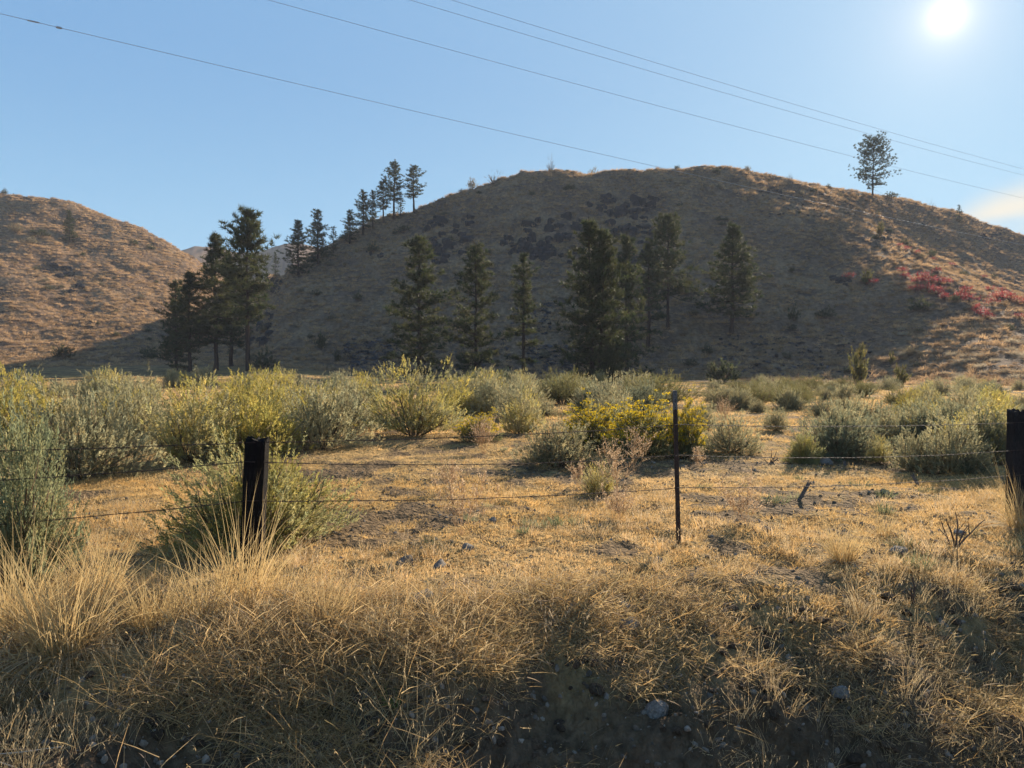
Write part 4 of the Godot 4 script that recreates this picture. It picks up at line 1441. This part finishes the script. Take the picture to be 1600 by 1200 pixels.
# ------------------------------------------------------------------ stones, sticks, weeds
func build_small() -> void:
	var grey := []
	for i in 5:
		grey.append(make_rock(300 + i, Vector3(1.0, 0.65, 0.8), 13, Color(0.35, 0.31, 0.265)))
	var stones := [
		[729, 862, 0.05, "grey stone on the open grass left of centre"],
		[686, 888, 0.06, "dark grey stone on the grass at the bank edge, left of centre"],
		[632, 886, 0.075, "flat pale stone at the bank edge right of the timber post"],
		[1408, 866, 0.075, "bluish grey stone beside the narrow grass tuft on the right"],
		[1200, 838, 0.06, "brownish stone on the grass right of the metal post"],
		[770, 817, 0.05, "small flat stone on the open grass in the middle"],
		[1290, 728, 0.10, "pale flat stone before the dark dense sagebrush"],
		[1030, 878, 0.05, "small bluish stone left of the metal post's foot"],
		[1502, 840, 0.05, "small grey stone by the dead branches on the right"],
		[1385, 775, 0.05, "brown stone beside a green plant on the right"],
	]
	for i in stones.size():
		var s: Array = stones[i]
		var at := spot(s[0], field_depth(s[1]))
		var o := single("stone", grey[i % 5], M.stone, s[3], "stone", at + Vector3(0, s[2] * 0.25, 0), "stones on the field")
		o.scale = Vector3.ONE * (s[2] as float)
		o.rotation.y = rf(0, TAU)
	var bank := [[975, 4.45, 0.06, "grey stone high on the bank below the open grass"], [985, 4.25, 0.08, "larger grey stone in the upper bank right of centre"], [1028, 3.72, 0.085, "pale grey rock low on the bank near the middle"], [1322, 3.9, 0.05, "small pale stone low on the bank at the right"], [567, 3.6, 0.04, "small pale stone low on the bank left of centre"], [660, 4.25, 0.09, "grey rock at the bank edge left of centre"], [1010, 3.95, 0.05, "dark stone in the bare earth of the bank"]]
	for i in bank.size():
		var s: Array = bank[i]
		var at := spot(s[0], s[1])
		var o := single("stone", grey[(i + 2) % 5], M.stone, s[3], "stone", at + Vector3(0, s[2] * 0.2, 0), "stones in the bank")
		o.scale = Vector3.ONE * (s[2] as float)
		o.rotation = Vector3(0.4, rf(0, TAU), 0.1)
	# gravel and clods
	var pl := []
	var ti := []
	for i in 9000:
		var x := rf(-4.0, 4.6)
		var D := edge(x) - (rf(-0.2, 2.0) if i < 5000 else -rf(0.0, 6.0))
		if D < 2.4: continue
		var k := 0.004 + 0.018 * pow(rf(0, 1), 2.5)
		pl.append(Transform3D(Basis.from_euler(Vector3(rf(0, 6), rf(0, 6), rf(0, 6))).scaled(Vector3.ONE * k), ground_at(x, -D)))
		var g := rf(0.2, 0.65)
		ti.append(Color(g, g * 0.92, g * 0.82))
	scatter("gravel", make_rock(400, Vector3(1, 0.8, 0.9), 10, Color(0.42, 0.38, 0.33), 5, 7), M.bark, pl, ti, "small stones and clods in the bare earth of the bank", "gravel")
	pl = []
	ti = []
	for i in 1500:
		var x := rf(-4.0, 4.6)
		var D := edge(x) - rf(-0.1, 1.9)
		if D < 2.4: continue
		var k := 0.012 + 0.045 * pow(rf(0, 1), 2.5)
		pl.append(Transform3D(Basis.from_euler(Vector3(rf(0, 6), rf(0, 6), rf(0, 6))).scaled(Vector3(k, k * 0.7, k)), ground_at(x, -D)))
		var g := rf(0.7, 1.2)
		ti.append(Color(g, g, g))
	scatter("earth_clods", make_rock(410, Vector3(1, 0.8, 0.9), 14, Color(0.16, 0.113, 0.075), 7, 10), M.stone, pl, ti, "crumbled brown earth clods on the face of the bank", "earth")
	# splintered snags
	var snag := func(px: float, py: float, lean: float, h: float, label: String) -> void:
		var at := spot(px, field_depth(py))
		var o := thing("wood_snag", label, "dead wood", at, rf(-0.5, 0.5), "splintered stakes in the field")
		o.rotation.z = lean
		part("stake", box_post(0.035, 0.018, h, Color(0.30, 0.28, 0.26), h * 0.35, int(px)), M.wood, o)
	snag.call(1251.0, 784.0, -0.5, 0.23, "grey splintered stake leaning right on the open grass")
	snag.call(1437.0, 758.0, 0.45, 0.16, "short dark splintered stake leaning left beside a green plant")
	snag.call(1322.0, 730.0, 0.1, 0.08, "short stub of wood before the dark dense sagebrush")
	# dead branches
	var dead := func(px: float, D: float, n: int, L: float, spread: float, label: String) -> void:
		var b := MB.new()
		for i in n:
			var d := Vector3(rf(-spread, spread), rf(0.5, 1.0), rf(-0.4, 0.4)).normalized()
			var pts := limb(b, Vector3(rf(-0.005, 0.005), -0.03, rf(-0.005, 0.005)), d, L * rf(0.6, 1.1), 0.009, 0.003, Vector3(0, 0.1, 0), 6, 5, tone(Color(0.12, 0.085, 0.065), 0.2), 0.2)
			limb(b, pts[3], d + Vector3(rf(-0.8, 0.8), 0.3, 0), L * 0.3, 0.005, 0.002, Vector3.UP * 0.2, 3, 4, Color(0.12, 0.085, 0.065), 0.2)
		single("dead_branch", b.mesh(), M.bark, label, "dead wood", spot(px, D), "dead branches")
	dead.call(1497.0, 5.6, 5, 0.36, 1.0, "bare dead branches sticking up from the grass at the right")
	dead.call(1478.0, 4.75, 3, 0.17, 0.5, "dark forked twig standing on the bank at the right")
	dead.call(1435.0, 4.7, 2, 0.22, 1.4, "dead curved twig lying on the bank left of the forked twig")
	dead.call(1205.0, 10.2, 5, 0.22, 0.9, "small dead twigs on the grass right of the metal post")
	var b2 := MB.new()
	limb(b2, Vector3(-0.55, 0.10, 0.1), Vector3(1, 0.02, -0.05), 0.7, 0.004, 0.002, Vector3.ZERO, 8, 5, Color(0.42, 0.37, 0.30), 0.08)
	limb(b2, Vector3(-0.5, 0.07, 0.16), Vector3(1, 0.07, -0.05), 0.6, 0.003, 0.002, Vector3.ZERO, 8, 5, Color(0.42, 0.37, 0.30), 0.08)
	single("dead_branch", b2.mesh(), M.bark, "pale dry sticks lying over the straw at the bottom left", "dead wood", spot(70.0, 3.12), "dead branches")
	# dry weeds
	var weeds := [
		[722, 838, 0.60, 0.5, 15, "airy orange-brown weed in the middle of the open grass"],
		[756, 708, 0.50, 0.8, 22, "pinkish dry weed in front of the small flowering rabbitbrush"],
		[965, 772, 0.62, 0.55, 14, "tall dry weed with pale seed heads left of the metal post"],
		[990, 735, 0.55, 0.6, 14, "pinkish seeded weed in front of the largest rabbitbrush"],
		[972, 815, 0.30, 0.5, 12, "low greyish weed left of the metal post"],
		[1165, 822, 0.38, 0.5, 14, "brown twiggy weed right of the metal post"],
		[905, 760, 0.30, 0.4, 10, "small dry weed left of the lone yellow-green bush"],
		[700, 770, 0.35, 0.5, 10, "faint dry weed on the grass left of centre"],
		[1092, 728, 0.25, 0.4, 10, "small pale weed at the foot of the rabbitbrush by the metal post"],
		[1130, 660, 0.5, 1.4, 16, "pale dry weeds on the far grass right of the metal post"],
	]
	for w in weeds:
		single("dry_weed", make_weed(w[2], w[3], w[4], Color(0.34, 0.22, 0.12), Color(0.52, 0.38, 0.24)), M.straw, w[5], "weed", spot(w[0], field_depth(w[1])), "dry weeds in the field")
	# low green plants
	var green := [
		[1210, 787, 0.14, 0.34, "low green plant right of the metal post, before the leaning stake"],
		[1345, 762, 0.12, 0.30, "low green plant on the grass between the two stakes"],
		[1448, 768, 0.10, 0.30, "low green plant beside the short dark stake"],
		[1385, 778, 0.13, 0.2, "small green plant beside the brown stone"],
		[1386, 808, 0.18, 0.15, "upright green sprig on the grass at the right"],
		[1436, 884, 0.15, 0.22, "green grass tuft beside the bluish grey stone"],
		[1418, 858, 0.12, 0.2, "green grass tuft behind the bluish grey stone"],
		[818, 838, 0.09, 0.08, "dark green sprig on the open grass in the middle"],
		[870, 822, 0.14, 0.10, "grey-green sprig on the open grass right of the middle"],
		[1102, 764, 0.08, 0.2, "small green plant just right of the metal post"],
		[1165, 762, 0.08, 0.14, "second small green plant right of the metal post"],
		[1225, 742, 0.08, 0.10, "tiny green plant before the small pale sagebrush"],
		[1250, 752, 0.10, 0.10, "tiny green plant behind the leaning stake"],
		[1596, 862, 0.14, 0.25, "grey-green tuft at the right edge"],
	]
	for g in green:
		single("green_plant", make_tuft(60, g[3] * 0.4, g[2] * 0.5, g[2] * 1.1, 0.9, 0.8, 0.008, 3, Color(0.12, 0.14, 0.07), Color(0.22, 0.23, 0.12)), M.leaf, g[4], "plant", spot(g[0], field_depth(g[1])), "green plants in the field")
	var sprigs := []
	for i in 20:
		sprigs.append([rf(560, 1560), rf(690, 880)])
	sprigs.sort_custom(func(p, q): return p[0] < q[0])
	var sprig := make_tuft(36, 0.05, 0.05, 0.11, 1.0, 0.6, 0.007, 3, Color(0.17, 0.17, 0.09), Color(0.28, 0.26, 0.15))
	for i in sprigs.size():
		var o := single("green_sprig", sprig, M.leaf, "tiny grey-green sprig, %s from the left of those dotting the open grass" % ordinal(i + 1), "plant", spot(sprigs[i][0], field_depth(sprigs[i][1])), "tiny sprigs on the open grass")
		o.scale = Vector3.ONE * rf(0.7, 1.5)
		o.rotation.y = rf(0, TAU)
	single("green_plant", make_tuft(40, 0.05, 0.05, 0.12, 1.1, 0.8, 0.008, 3, Color(0.12, 0.16, 0.05), Color(0.22, 0.26, 0.08)), M.leaf, "bright green weed on the bare earth low on the bank", "plant", spot(617.0, 3.55), "green plants in the field")
